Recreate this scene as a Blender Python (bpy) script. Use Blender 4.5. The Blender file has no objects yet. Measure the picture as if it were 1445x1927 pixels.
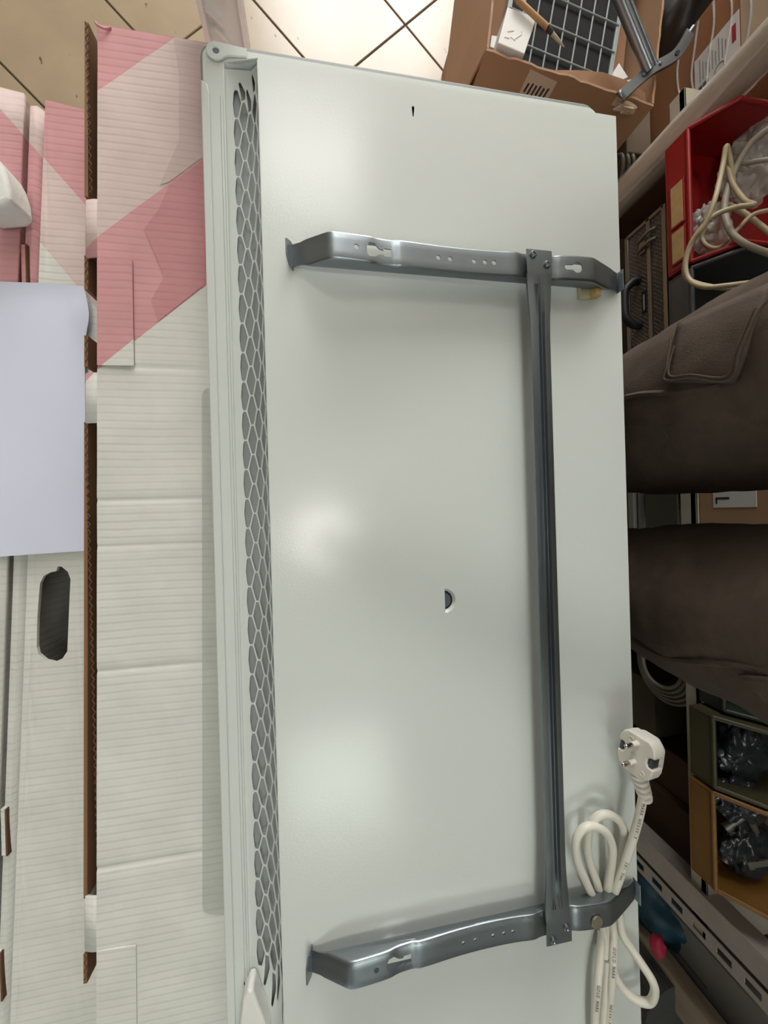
import bpy, bmesh, math, random
from mathutils import Vector, Matrix, noise
from mathutils.geometry import delaunay_2d_cdt
random.seed(7)
SC = bpy.context.scene
COL = SC.collection
# ------------------------------------------------------------------ camera
HC = 1.16                      # camera height over the floor
TH = math.atan(122.5 / 724); RHO = math.radians(1.6); FPX = 724.0
FW = Vector((math.sin(TH), 0, -math.cos(TH)))
R0 = Vector((math.cos(TH), 0, math.sin(TH))); U0 = Vector((0, 1, 0))
RT = math.cos(RHO) * R0 - math.sin(RHO) * U0
UP = math.sin(RHO) * R0 + math.cos(RHO) * U0
cd = bpy.data.cameras.new('camera'); cam = bpy.data.objects.new('camera', cd); COL.objects.link(cam)
cam.matrix_world = Matrix(((RT.x, UP.x, -FW.x, 0), (RT.y, UP.y, -FW.y, 0), (RT.z, UP.z, -FW.z, HC), (0, 0, 0, 1)))
cd.sensor_fit = 'HORIZONTAL'; cd.sensor_width = 36; cd.lens = 36 * FPX / 1445; cd.clip_start = .01
SC.camera = cam
# ------------------------------------------------------------------ light
w = bpy.data.worlds.new('world'); SC.world = w; w.use_nodes = True
w.node_tree.nodes['Background'].inputs[0].default_value = (.75, .85, 1, 1)
w.node_tree.nodes['Background'].inputs[1].default_value = .6
SC.view_settings.view_transform = 'Standard'; SC.view_settings.look = 'None'
SC.view_settings.gamma = 1; SC.view_settings.use_curve_mapping = False
SC.view_settings.exposure = 0.76
SC.cycles.max_bounces = 6; SC.cycles.diffuse_bounces = 3; SC.cycles.glossy_bounces = 3; SC.cycles.transparent_max_bounces = 6
PANEL_POWER = 5.8              # emission of the ceiling panels
def area(name, loc, rot, sx, sy, e, col):
    l = bpy.data.lights.new(name, 'AREA'); l.shape = 'RECTANGLE'; l.size = sx; l.size_y = sy; l.energy = e; l.color = col
    o = bpy.data.objects.new(name, l); COL.objects.link(o); o.location = loc; o.rotation_euler = rot
    return o
# daylight outside the window of the wall beyond the top of the picture
area('window_daylight', (.45, 4.05, 1.85), (math.radians(-90), 0, 0), 1.6, 1.3, 90, (1, .99, .97))
area('window_daylight', (-.6, -3.72, 1.65), (math.radians(90), 0, 0), 1.8, 1.5, 2, (.93, 1, .96))
# ------------------------------------------------------------------ pixel -> place (frame 1445 x 1927), on a plane of known height / distance
def ray(x, y): return FW + RT * ((x - 722.5) / FPX) - UP * ((y - 963.5) / FPX)
CAM = Vector((0, 0, HC))
def P(x, y, z): d = ray(x, y); return CAM + d * ((z - HC) / d.z)
def PX(x, y, X): d = ray(x, y); return CAM + d * (X / d.x)
def PY(x, y, Y): d = ray(x, y); return CAM + d * (Y / d.y)
# ------------------------------------------------------------------ materials
def lin(c):
    c = c / 255.0
    return c / 12.92 if c <= .04045 else ((c + .055) / 1.055) ** 2.4
def rgb(r, g, b): return (lin(r), lin(g), lin(b), 1)
MATS = {}
def M(name, col, rough=.5, metal=0, var=0, vscale=8, bump=0, bscale=200, coat=0, spec=.5, alpha=1, emit=0, stretch=None):
    if name in MATS: return MATS[name]
    m = bpy.data.materials.new(name); m.use_nodes = True; MATS[name] = m
    nt = m.node_tree; N = nt.nodes; L = nt.links; b = N['Principled BSDF']
    b.inputs['Base Color'].default_value = col; b.inputs['Roughness'].default_value = rough
    b.inputs['Metallic'].default_value = metal; b.inputs['Coat Weight'].default_value = coat
    b.inputs['Coat Roughness'].default_value = .06
    b.inputs['Specular IOR Level'].default_value = spec; b.inputs['Alpha'].default_value = alpha
    if emit:
        b.inputs['Emission Color'].default_value = col; b.inputs['Emission Strength'].default_value = emit
    tc = N.new('ShaderNodeTexCoord'); vec = tc.outputs['Object']
    if stretch:
        mp = N.new('ShaderNodeMapping'); mp.inputs['Scale'].default_value = stretch
        L.new(vec, mp.inputs[0]); vec = mp.outputs[0]
    if var:
        n = N.new('ShaderNodeTexNoise'); n.inputs['Scale'].default_value = vscale; n.inputs['Detail'].default_value = 6
        L.new(vec, n.inputs['Vector'])
        r = N.new('ShaderNodeMapRange'); r.inputs[1].default_value = .3; r.inputs[2].default_value = .7
        r.inputs[3].default_value = 1 - var; r.inputs[4].default_value = 1 + var * .6
        L.new(n.outputs[0], r.inputs[0])
        mx = N.new('ShaderNodeMix'); mx.data_type = 'RGBA'; mx.blend_type = 'MULTIPLY'; mx.inputs[0].default_value = 1
        mx.inputs[6].default_value = col; L.new(r.outputs[0], mx.inputs[7]); L.new(mx.outputs[2], b.inputs['Base Color'])
    if bump:
        n2 = N.new('ShaderNodeTexNoise'); n2.inputs['Scale'].default_value = bscale; n2.inputs['Detail'].default_value = 4
        L.new(vec, n2.inputs['Vector'])
        bp = N.new('ShaderNodeBump'); bp.inputs['Strength'].default_value = bump; bp.inputs['Distance'].default_value = .002
        L.new(n2.outputs[0], bp.inputs['Height']); L.new(bp.outputs[0], b.inputs['Normal'])
    return m
def heater_paint():
    m = M('heater_paint', rgb(216, 221, 216), .20, 0, coat=0, spec=.42)
    nt = m.node_tree; N = nt.nodes; L = nt.links; b = N['Principled BSDF']
    tc = N.new('ShaderNodeTexCoord'); n = N.new('ShaderNodeTexNoise'); n.inputs['Scale'].default_value = 420; n.inputs['Detail'].default_value = 1
    n3 = N.new('ShaderNodeTexNoise'); n3.inputs['Scale'].default_value = 9; n3.inputs['Detail'].default_value = 2
    L.new(tc.outputs['Object'], n.inputs['Vector']); L.new(tc.outputs['Object'], n3.inputs['Vector'])
    bp = N.new('ShaderNodeBump'); bp.inputs['Strength'].default_value = .10; bp.inputs['Distance'].default_value = .0006
    bp2 = N.new('ShaderNodeBump'); bp2.inputs['Strength'].default_value = .10; bp2.inputs['Distance'].default_value = .006
    L.new(n3.outputs[0], bp2.inputs['Height']); L.new(bp2.outputs[0], bp.inputs['Normal'])
    L.new(n.outputs[0], bp.inputs['Height']); L.new(bp.outputs[0], b.inputs['Normal']); L.new(bp.outputs[0], b.inputs['Coat Normal'])
    return m
def galvanised(name='galvanised_steel', col=(.25, .28, .30, 1), rough=.30):
    m = M(name, col, rough, .92)
    nt = m.node_tree; N = nt.nodes; L = nt.links; b = N['Principled BSDF']
    tc = N.new('ShaderNodeTexCoord'); v = N.new('ShaderNodeTexVoronoi'); v.inputs['Scale'].default_value = 260
    n = N.new('ShaderNodeTexNoise'); n.inputs['Scale'].default_value = 45; n.inputs['Detail'].default_value = 5
    L.new(tc.outputs['Object'], v.inputs['Vector']); L.new(tc.outputs['Object'], n.inputs['Vector'])
    ad = N.new('ShaderNodeMath'); ad.operation = 'ADD'; L.new(v.outputs['Color'], ad.inputs[0]); L.new(n.outputs[0], ad.inputs[1])
    r = N.new('ShaderNodeMapRange'); r.inputs[1].default_value = .3; r.inputs[2].default_value = 1.5
    r.inputs[3].default_value = rough - .03; r.inputs[4].default_value = rough + .05
    L.new(ad.outputs[0], r.inputs[0]); L.new(r.outputs[0], b.inputs['Roughness'])
    bp = N.new('ShaderNodeBump'); bp.inputs['Strength'].default_value = .006; bp.inputs['Distance'].default_value = .0008
    L.new(n.outputs[0], bp.inputs['Height']); L.new(bp.outputs[0], b.inputs['Normal'])
    return m
def carton(name, base, white, pink=None, pale=None, lines=(), rough=.72, flute=780, ridge=.22):
    """corrugated board with diagonal colour bands: lines = ((nx, ny, c), ...) in world; local = world - base"""
    if name in MATS: return MATS[name]
    m = bpy.data.materials.new(name); m.use_nodes = True; MATS[name] = m
    nt = m.node_tree; N = nt.nodes; L = nt.links; b = N['Principled BSDF']
    b.inputs['Roughness'].default_value = rough; b.inputs['Specular IOR Level'].default_value = .25
    tc = N.new('ShaderNodeTexCoord'); vec = tc.outputs['Object']
    cur = None
    cols = [pink, pale, pink]
    last = white
    for k, (nx, ny, c) in enumerate(lines):
        dt = N.new('ShaderNodeVectorMath'); dt.operation = 'DOT_PRODUCT'; L.new(vec, dt.inputs[0]); dt.inputs[1].default_value = (nx, ny, 0)
        gt = N.new('ShaderNodeMath'); gt.operation = 'GREATER_THAN'; L.new(dt.outputs['Value'], gt.inputs[0]); gt.inputs[1].default_value = c - nx * base[0] - ny * base[1]
        mx = N.new('ShaderNodeMix'); mx.data_type = 'RGBA'; L.new(gt.outputs[0], mx.inputs[0])
        if cur: L.new(cur, mx.inputs[6])
        else: mx.inputs[6].default_value = white
        mx.inputs[7].default_value = cols[k % 3]; cur = mx.outputs[2]
    # worn mottling of the print
    n = N.new('ShaderNodeTexNoise'); n.inputs['Scale'].default_value = 22; n.inputs['Detail'].default_value = 7; L.new(vec, n.inputs['Vector'])
    r = N.new('ShaderNodeMapRange'); r.inputs[1].default_value = .3; r.inputs[2].default_value = .7; r.inputs[3].default_value = .93; r.inputs[4].default_value = 1.04
    L.new(n.outputs[0], r.inputs[0])
    # flutes showing through the liner
    sp = N.new('ShaderNodeSeparateXYZ'); L.new(vec, sp.inputs[0])
    n2 = N.new('ShaderNodeTexNoise'); n2.inputs['Scale'].default_value = 14; n2.inputs['Detail'].default_value = 3; L.new(vec, n2.inputs['Vector'])
    a1 = N.new('ShaderNodeMath'); a1.operation = 'MULTIPLY'; L.new(sp.outputs[1], a1.inputs[0]); a1.inputs[1].default_value = flute
    a2 = N.new('ShaderNodeMath'); a2.operation = 'MULTIPLY_ADD'; L.new(n2.outputs[0], a2.inputs[0]); a2.inputs[1].default_value = 2.2; L.new(a1.outputs[0], a2.inputs[2])
    sn = N.new('ShaderNodeMath'); sn.operation = 'SINE'; L.new(a2.outputs[0], sn.inputs[0])
    pw = N.new('ShaderNodeMapRange'); pw.inputs[1].default_value = .2; pw.inputs[2].default_value = 1; pw.inputs[3].default_value = 0; pw.inputs[4].default_value = 1
    L.new(sn.outputs[0], pw.inputs[0])
    n4 = N.new('ShaderNodeTexNoise'); n4.inputs['Scale'].default_value = 30; L.new(vec, n4.inputs['Vector'])
    rg = N.new('ShaderNodeMath'); rg.operation = 'MULTIPLY'; L.new(pw.outputs[0], rg.inputs[0]); L.new(n4.outputs[0], rg.inputs[1])
    # slightly darker along the flute lines
    r2 = N.new('ShaderNodeMapRange'); r2.inputs[1].default_value = 0; r2.inputs[2].default_value = .7; r2.inputs[3].default_value = 1.0; r2.inputs[4].default_value = .91
    L.new(rg.outputs[0], r2.inputs[0])
    mm = N.new('ShaderNodeMath'); mm.operation = 'MULTIPLY'; L.new(r.outputs[0], mm.inputs[0]); L.new(r2.outputs[0], mm.inputs[1])
    mx = N.new('ShaderNodeMix'); mx.data_type = 'RGBA'; mx.blend_type = 'MULTIPLY'; mx.inputs[0].default_value = 1
    if cur: L.new(cur, mx.inputs[6])
    else: mx.inputs[6].default_value = white
    L.new(mm.outputs[0], mx.inputs[7]); L.new(mx.outputs[2], b.inputs['Base Color'])
    bp = N.new('ShaderNodeBump'); bp.inputs['Strength'].default_value = ridge; bp.inputs['Distance'].default_value = .0012; bp.invert = True
    L.new(rg.outputs[0], bp.inputs['Height'])
    bp2 = N.new('ShaderNodeBump'); bp2.inputs['Strength'].default_value = .12; bp2.inputs['Distance'].default_value = .01
    L.new(n2.outputs[0], bp2.inputs['Height']); L.new(bp.outputs[0], bp2.inputs['Normal']); L.new(bp2.outputs[0], b.inputs['Normal'])
    return m
def film(name, col, alpha, rough=.12):
    """thin clear plastic"""
    m = bpy.data.materials.new(name); m.use_nodes = True; MATS[name] = m
    N = m.node_tree.nodes; b = N['Principled BSDF']
    b.inputs['Base Color'].default_value = col; b.inputs['Roughness'].default_value = rough; b.inputs['Alpha'].default_value = alpha
    return m
PAINT = heater_paint(); GALV = galvanised(); ZINC = galvanised('zinc_interior', (.19, .235, .26, 1), .42)
WHITE_PL = M('white_plastic', rgb(232, 232, 226), .4, bump=.05, bscale=60)
CORD = M('cord_sheath', rgb(226, 222, 208), .42, bump=.04, bscale=150)
PLUGM = M('plug_plastic', rgb(228, 223, 211), .45)
INK = M('black_ink', rgb(38, 38, 40), .7)
BROWN = M('kraft_board', rgb(136, 100, 70), .85, var=.12, vscale=14, bump=.1, bscale=40, stretch=(1, 1, 1))
KRAFT = M('kraft_carton', rgb(164, 128, 96), .8, var=.08, vscale=9, bump=.08, bscale=30)
KRAFT_D = M('kraft_inner', rgb(140, 100, 68), .85, var=.1, vscale=12)
BLACKM = M('black_plastic', rgb(22, 22, 23), .5)
# ------------------------------------------------------------------ mesh helpers
def tag(o, label, cat, group=None, kind=None):
    if label: o['label'] = label
    if cat: o['category'] = cat
    if group: o['group'] = group
    if kind: o['kind'] = kind
    return o
def thing(name, label, cat, loc, group=None):
    o = bpy.data.objects.new(name, None); COL.objects.link(o); o.location = loc; o.empty_display_size = .02
    return tag(o, label, cat, group)
def wloc(o):
    v = Vector(o.location)
    while o.parent: o = o.parent; v += Vector(o.location)
    return v
def obj(name, vf, mat, parent=None, smooth=0, bevel=0, bseg=2, solid=0, soff=-1, sub=0, origin=None):
    """vf = (verts in world, faces). The object origin is the parent's base, or the given / lowest-centre point when it has no parent."""
    vs = [Vector(v) for v in vf[0]]
    if parent is not None:
        base = wloc(parent); loc = Vector((0, 0, 0))
    else:
        if origin is None:
            mn = Vector((min(v.x for v in vs), min(v.y for v in vs), min(v.z for v in vs)))
            mxv = Vector((max(v.x for v in vs), max(v.y for v in vs), 0))
            origin = Vector(((mn.x + mxv.x) / 2, (mn.y + mxv.y) / 2, mn.z))
        base = Vector(origin); loc = base
    me = bpy.data.meshes.new(name)
    me.from_pydata([tuple(v - base) for v in vs], [], [tuple(f) for f in vf[1]]); me.update()
    me.materials.append(mat)
    bm = bmesh.new(); bm.from_mesh(me); bmesh.ops.recalc_face_normals(bm, faces=bm.faces); bm.to_mesh(me); bm.free()
    o = bpy.data.objects.new(name, me); COL.objects.link(o); o.location = loc
    if parent is not None: o.parent = parent
    if solid:
        s = o.modifiers.new('solid', 'SOLIDIFY'); s.thickness = solid; s.offset = soff
    if bevel:
        b = o.modifiers.new('bevel', 'BEVEL'); b.width = bevel; b.segments = bseg; b.limit_method = 'ANGLE'; b.angle_limit = .6
    if sub:
        s = o.modifiers.new('sub', 'SUBSURF'); s.levels = sub; s.render_levels = sub
    if smooth and solid and len(me.vertices) > 300:          # bake the sheet thickness so that cut edges stay crisp
        bpy.context.view_layer.update()
        m2 = bpy.data.meshes.new_from_object(o.evaluated_get(bpy.context.evaluated_depsgraph_get()))
        o.modifiers.clear(); o.data = m2; bpy.data.meshes.remove(me); me = m2; me.name = name
    if smooth:
        me.shade_smooth(); me.set_sharp_from_angle(angle=math.radians(smooth))
    return o
def join(*vfs):
    V, F = [], []
    for v, f in vfs:
        n = len(V); V += list(v); F += [tuple(i + n for i in q) for q in f]
    return V, F
def box(x0, x1, y0, y1, z0, z1):
    V = [(x, y, z) for z in (z0, z1) for y in (y0, y1) for x in (x0, x1)]
    return V, [(0, 2, 3, 1), (4, 5, 7, 6), (0, 1, 5, 4), (2, 6, 7, 3), (0, 4, 6, 2), (1, 3, 7, 5)]
def obox(c, e1, e2, e3, a, b, d):
    """box centred at c, half extents a, b, d along unit axes"""
    c = Vector(c); V = []
    for k in (-1, 1):
        for j in (-1, 1):
            for i in (-1, 1): V.append(c + Vector(e1) * a * i + Vector(e2) * b * j + Vector(e3) * d * k)
    return V, box(0, 1, 0, 1, 0, 1)[1]
def prism(poly, o, e1, e2, n, t):
    """polygon (a, b) in the frame o, e1, e2, extruded by t along n"""
    o, e1, e2, n = Vector(o), Vector(e1), Vector(e2), Vector(n); k = len(poly)
    V = [o + e1 * a + e2 * b for a, b in poly] + [o + e1 * a + e2 * b + n * t for a, b in poly]
    return V, [tuple(range(k))[::-1], tuple(range(k, 2 * k))] + [(i, (i + 1) % k, k + (i + 1) % k, k + i) for i in range(k)]
def spline(pts, n=8, closed=False):
    pts = [Vector(p) for p in pts]; m = len(pts); out = []
    rng = range(m) if closed else range(m - 1)
    for i in rng:
        if closed: p0, p1, p2, p3 = pts[i - 1], pts[i], pts[(i + 1) % m], pts[(i + 2) % m]
        else: p0, p1, p2, p3 = pts[max(i - 1, 0)], pts[i], pts[i + 1], pts[min(i + 2, m - 1)]
        for k in range(n):
            t = k / n
            out.append(.5 * ((2 * p1) + (p2 - p0) * t + (2 * p0 - 5 * p1 + 4 * p2 - p3) * t * t + (3 * p1 - p0 - 3 * p2 + p3) * t ** 3))
    if not closed: out.append(pts[-1])
    return out
def tube(pts, r, seg=10, closed=False, radii=None):
    pts = [Vector(p) for p in pts]; m = len(pts); V, F = [], []
    t0 = (pts[1] - pts[0]).normalized(); nrm = t0.orthogonal().normalized()
    for i, p in enumerate(pts):
        if closed: t = (pts[(i + 1) % m] - pts[i - 1]).normalized()
        else: t = (pts[min(i + 1, m - 1)] - pts[max(i - 1, 0)]).normalized()
        nrm = (nrm - t * nrm.dot(t)).normalized(); bn = t.cross(nrm)
        rr = radii[i] if radii else r
        V += [p + (nrm * math.cos(2 * math.pi * k / seg) + bn * math.sin(2 * math.pi * k / seg)) * rr for k in range(seg)]
    for i in range(m if closed else m - 1):
        a, b = i * seg, ((i + 1) % m) * seg
        F += [(a + k, a + (k + 1) % seg, b + (k + 1) % seg, b + k) for k in range(seg)]
    if not closed: F += [tuple(range(seg))[::-1], tuple(range((m - 1) * seg, m * seg))]
    return V, F
def rod(a, b, r, seg=12): return tube([a, b], r, seg)
def inside(p, poly):
    x, y = p; c = False; j = len(poly) - 1
    for i in range(len(poly)):
        xi, yi = poly[i]; xj, yj = poly[j]
        if (yi > y) != (yj > y) and x < (xj - xi) * (y - yi) / (yj - yi) + xi: c = not c
        j = i
    return c
def seg_dist(p, poly):
    d = 1e9; px, py = p
    for i in range(len(poly)):
        ax, ay = poly[i - 1]; bx, by = poly[i]; dx, dy = bx - ax, by - ay; l = dx * dx + dy * dy or 1e-12
        t = max(0, min(1, ((px - ax) * dx + (py - ay) * dy) / l)); d = min(d, math.hypot(px - ax - t * dx, py - ay - t * dy))
    return d
def plate(outer, holes, fn, pts=(), clear=.0006):
    """flat sheet with holes, cut in (s, t) and carried into space by fn"""
    V, E = [], []
    for loop in [outer] + list(holes):
        n = len(V); k = len(loop); V += [Vector(p) for p in loop]; E += [(n + i, n + (i + 1) % k) for i in range(k)]
    boxes = [(min(p[0] for p in h), max(p[0] for p in h), min(p[1] for p in h), max(p[1] for p in h)) for h in holes]
    for p in pts:
        if not inside(p, outer) or seg_dist(p, outer) < clear: continue
        bad = False
        for h, bx in zip(holes, boxes):
            if bx[0] - clear < p[0] < bx[1] + clear and bx[2] - clear < p[1] < bx[3] + clear and (inside(p, h) or seg_dist(p, h) < clear): bad = True; break
        if not bad: V.append(Vector(p))
    r = delaunay_2d_cdt(V, E, [], 1, 1e-7)
    vs, fs = r[0], r[2]; F = []
    for f in fs:
        c = (sum(vs[i].x for i in f) / len(f), sum(vs[i].y for i in f) / len(f))
        if not inside(c, outer): continue
        if any(bx[0] < c[0] < bx[1] and bx[2] < c[1] < bx[3] and inside(c, h) for h, bx in zip(holes, boxes)): continue
        F.append(tuple(f))
    return [fn(v.x, v.y) for v in vs], F
def circ(cx, cy, r, n=12, ry=None): return [(cx + r * math.cos(2 * math.pi * i / n), cy + (ry or r) * math.sin(2 * math.pi * i / n)) for i in range(n)]
def text_mesh(s, size, o, e1, e2, mat, parent, name='printed_text', thick=.00012):
    cu = bpy.data.curves.new('t', 'FONT'); cu.body = s; cu.size = size; cu.align_x = 'CENTER'; cu.align_y = 'CENTER'; cu.resolution_u = 2
    t = bpy.data.objects.new('t', cu); COL.objects.link(t)
    me = bpy.data.meshes.new_from_object(t.evaluated_get(bpy.context.evaluated_depsgraph_get()))
    V = [Vector(o) + Vector(e1) * v.co.x + Vector(e2) * v.co.y for v in me.vertices]; F = [tuple(p.vertices) for p in me.polygons]
    bpy.data.objects.remove(t); bpy.data.curves.remove(cu); bpy.data.meshes.remove(me)
    return obj(name, (V, F), mat, parent)
# ================================================================== SETTING
XL, XR, YF, YB, ZC = -2.6, 1.35, -3.4, 3.8, 2.6
GROUT = M('grout', rgb(92, 82, 70), .9)
TILE = M('floor_tile', rgb(174, 155, 129), .30, var=.10, vscale=7, bump=.06, bscale=30)
def speckle(m):
    nt = m.node_tree; N = nt.nodes; L = nt.links; b = N['Principled BSDF']
    g = N.new('ShaderNodeNewGeometry'); n = N.new('ShaderNodeTexNoise'); n.inputs['Scale'].default_value = 38; n.inputs['Detail'].default_value = 3
    mp = N.new('ShaderNodeMapping'); mp.inputs['Scale'].default_value = (1, .55, 1); mp.inputs['Rotation'].default_value = (0, 0, .6)
    L.new(g.outputs['Position'], mp.inputs[0]); L.new(mp.outputs[0], n.inputs['Vector'])
    r = N.new('ShaderNodeMapRange'); r.inputs[1].default_value = .70; r.inputs[2].default_value = .73; L.new(n.outputs[0], r.inputs[0])
    src = b.inputs['Base Color'].links[0].from_socket
    mx = N.new('ShaderNodeMix'); mx.data_type = 'RGBA'; L.new(r.outputs[0], mx.inputs[0]); L.new(src, mx.inputs[6]); mx.inputs[7].default_value = rgb(96, 74, 52)
    L.new(mx.outputs[2], b.inputs['Base Color'])
speckle(TILE)
fl = tag(obj('floor', box(XL, XR, YF, YB, -.05, -.004), GROUT), 'beige speckled diagonal floor tiles with dark joints', None, kind='structure')
TS = .3335; ANG = math.radians(-46)
tm = Vector((math.cos(ANG), math.sin(ANG), 0)); tn = Vector((-math.sin(ANG), math.cos(ANG), 0))
KF = HC / 1.32
N0 = .686 * KF; M0 = -.994 * KF
first = None
for i in range(-16, 17):
    for j in range(-16, 17):
        c = tn * (N0 + (i + .5) * TS) + tm * (M0 + (j + .5) * TS)
        if not (XL + .24 < c.x < XR - .24 and YF + .24 < c.y < YB - .24): continue
        if first is None:
            hs = TS / 2 - .0026
            V, F = obox((0, 0, -.004), tm, tn, (0, 0, 1), hs, hs, .004)
            first = obj('tile', ([Vector(v) + wloc(fl) for v in V], F), TILE, fl, bevel=.0015, bseg=1); first.location = c - wloc(fl)
        else:
            t = first.copy(); COL.objects.link(t); t.parent = fl; t.location = c - wloc(fl)
WALL = M('wall_plaster', rgb(172, 166, 156), .9, var=.04, vscale=3)
CEIL = M('ceiling_paint', rgb(226, 224, 218), .9)
for nm, b, lb in (('wall_left', box(XL - .1, XL, YF, YB, 0, ZC), 'pale plaster wall left of the stacked cartons'),
                  ('wall_right', box(XR, XR + .1, YF, YB, 0, ZC), 'pale plaster wall behind the shelving'),
                  ('wall_front', join(box(XL - .1, -1.5, YF - .1, YF, 0, ZC), box(.3, XR + .1, YF - .1, YF, 0, ZC), box(-1.5, .3, YF - .1, YF, 0, .9), box(-1.5, .3, YF - .1, YF, 2.4, ZC)), 'pale plaster wall with a window below the bottom of the picture')):
    tag(obj(nm, b, WALL), lb, None, kind='structure')
wx0, wx1, wz0, wz1 = -.35, 1.25, 1.2, 2.5
tag(obj('wall_back', join(box(XL - .1, wx0, YB, YB + .1, 0, ZC), box(wx1, XR + .1, YB, YB + .1, 0, ZC), box(wx0, wx1, YB, YB + .1, 0, wz0), box(wx0, wx1, YB, YB + .1, wz1, ZC)), WALL),
    'pale plaster wall with a wide window', None, kind='structure')
tag(obj('ceiling', box(XL - .1, XR + .1, YF - .1, YB + .1, ZC, ZC + .08), CEIL), 'white ceiling with square light panels', None, kind='structure')
wn = tag(thing('window_1', 'wide two-light window in the far wall', None, ((wx0 + wx1) / 2, YB + .05, wz0)), None, None, kind='structure')
FR = M('window_frame', rgb(230, 230, 228), .5)
obj('window_frame', join(box(wx0, wx0 + .06, YB + .02, YB + .08, wz0, wz1), box(wx1 - .06, wx1, YB + .02, YB + .08, wz0, wz1), box(wx0, wx1, YB + .02, YB + .08, wz0, wz0 + .06), box(wx0, wx1, YB + .02, YB + .08, wz1 - .06, wz1), box(.42, .48, YB + .02, YB + .08, wz0, wz1)), FR, wn)
wn2 = tag(thing('window_2', 'window in the wall below the bottom of the picture', None, (-.6, YF - .05, .9)), None, None, kind='structure')
obj('window_frame', join(box(-1.5, -1.44, YF - .08, YF - .02, .9, 2.4), box(.24, .3, YF - .08, YF - .02, .9, 2.4), box(-1.5, .3, YF - .08, YF - .02, .9, .96), box(-1.5, .3, YF - .08, YF - .02, 2.34, 2.4), box(-.63, -.57, YF - .08, YF - .02, .9, 2.4)), FR, wn2)
GLASS = film('window_glass', (.9, .95, .95, 1), .06, .05)
for x0_, x1_, par in ((wx0 + .06, .42, wn), (.48, wx1 - .06, wn)): obj('pane', box(x0_, x1_, YB + .045, YB + .05, wz0 + .06, wz1 - .06), GLASS, par)
for x0_, x1_ in ((-1.44, -.63), (-.57, .24)): obj('pane', box(x0_, x1_, YF - .05, YF - .045, .96, 2.34), GLASS, wn2)
# ceiling panels
DIFF = M('lamp_diffuser', (1, .985, .955, 1), .5, emit=PANEL_POWER)
DIFF2 = M('lamp_diffuser_cool', (.90, 1, .91, 1), .5, emit=PANEL_POWER * .80)
DIFF3 = M('lamp_diffuser_small', (1, .97, .92, 1), .5, emit=PANEL_POWER * 2.1)
for x, y, lb, hs_ in ((.0, 1.98, 'square ceiling light panel nearest the window', .30), (.02, -.12, 'small square ceiling light panel right above the heater', .16), (.07, -1.5, 'square ceiling light panel beyond the cord end of the heater', .30)):
    t = thing('ceiling_light', lb, 'ceiling light', (x, y, ZC - .02), 'ceiling light panels')
    h_ = hs_ - .015
    obj('frame', join(box(x - hs_, x - h_, y - hs_, y + hs_, ZC - .02, ZC), box(x + h_, x + hs_, y - hs_, y + hs_, ZC - .02, ZC), box(x - h_, x + h_, y - hs_, y - h_, ZC - .02, ZC), box(x - h_, x + h_, y + h_, y + hs_, ZC - .02, ZC)), FR, t)
    obj('diffuser', box(x - h_, x + h_, y - h_, y + h_, ZC - .012, ZC - .004), DIFF2 if y < -1 else DIFF3 if hs_ < .2 else DIFF, t)
# ================================================================== HEATER
ZP = HC - .38          # back plate
ZF = ZP - .030         # flange of the front casing
ZA = ZP - .060         # carton the heater lies on
X0, X1 = -.0455, .3405 # back plate
YT, YE = .4365, -.640  # its two ends
XC = -.082             # foot of the vent cove
YFT, YFE = .4765, -.680 # front casing ends
heater = thing('panel_heater', 'white panel heater lying face down on the cartons, back plate up', 'heater', (.12, -.1, ZA))
# back plate with its slot and half-moon knock-out
s0 = P(777, 210, ZP); k0 = P(845, 1130, ZP)
slot = [(s0.x - .0012, s0.y + .005), (s0.x - .0004, s0.y - .005), (s0.x + .0006, s0.y - .005), (s0.x + .0016, s0.y + .005), (s0.x + .0002, s0.y + .006)]
moon = [(k0.x - .0045 + .0118 * math.cos(a), k0.y + .0125 * math.sin(a)) for a in [math.radians(d) for d in range(-90, 91, 15)]]
outer = [(X0, YE), (X1, YE), (X1, YT), (X0, YT)]
grid = [(X0 + (X1 - X0) * i / 12, YE + (YT - YE) * j / 30) for i in range(1, 12) for j in range(1, 30)]
pv = plate(outer, [slot, moon], lambda a, b: Vector((a, b, ZP)), grid)
skirt = ([(X1, YE, ZP), (X1, YT, ZP), (X1 + .003, YT + .02, ZA + .012), (X1 + .003, YE - .02, ZA + .012)], [(0, 1, 2, 3)])
endt = ([(X0, YT, ZP), (X1, YT, ZP), (X1 + .003, .463, ZF), (XC, .461, ZF)], [(0, 1, 2, 3)])
endb = ([(X0, YE, ZP), (X1, YE, ZP), (X1 + .003, YE - .028, ZF), (XC, YE - .028, ZF)], [(0, 1, 2, 3)])
obj('back_plate', pv, PAINT, heater, solid=.0010, bevel=0)
obj('end_wall', endt, PAINT, heater, solid=.001); obj('end_wall', endb, PAINT, heater, solid=.001)
obj('bottom_wall', skirt, PAINT, heater, solid=.001)
def dshape(k, z): return [Vector((k0.x - .0045 + .0118 * k * math.cos(math.radians(d)), k0.y + .0125 * k * math.sin(math.radians(d)), z)) for d in range(-90, 91, 15)]
d0, d1 = dshape(1, ZP), dshape(.78, ZP - .0035); nd = len(d0)
obj('knockout_rim', (d0 + d1, [(i, i + 1, nd + i + 1, nd + i) for i in range(nd - 1)]), PAINT, heater, smooth=60)
obj('knockout_gap', (dshape(.80, ZP - .0042), [tuple(range(nd))]), BLACKM, heater)
obj('knockout_disc', prism([(v.x, v.y) for v in dshape(.60, 0)], (0, 0, ZP - .0042), (1, 0, 0), (0, 1, 0), (0, 0, 1), .0018), ZINC, heater)
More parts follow.
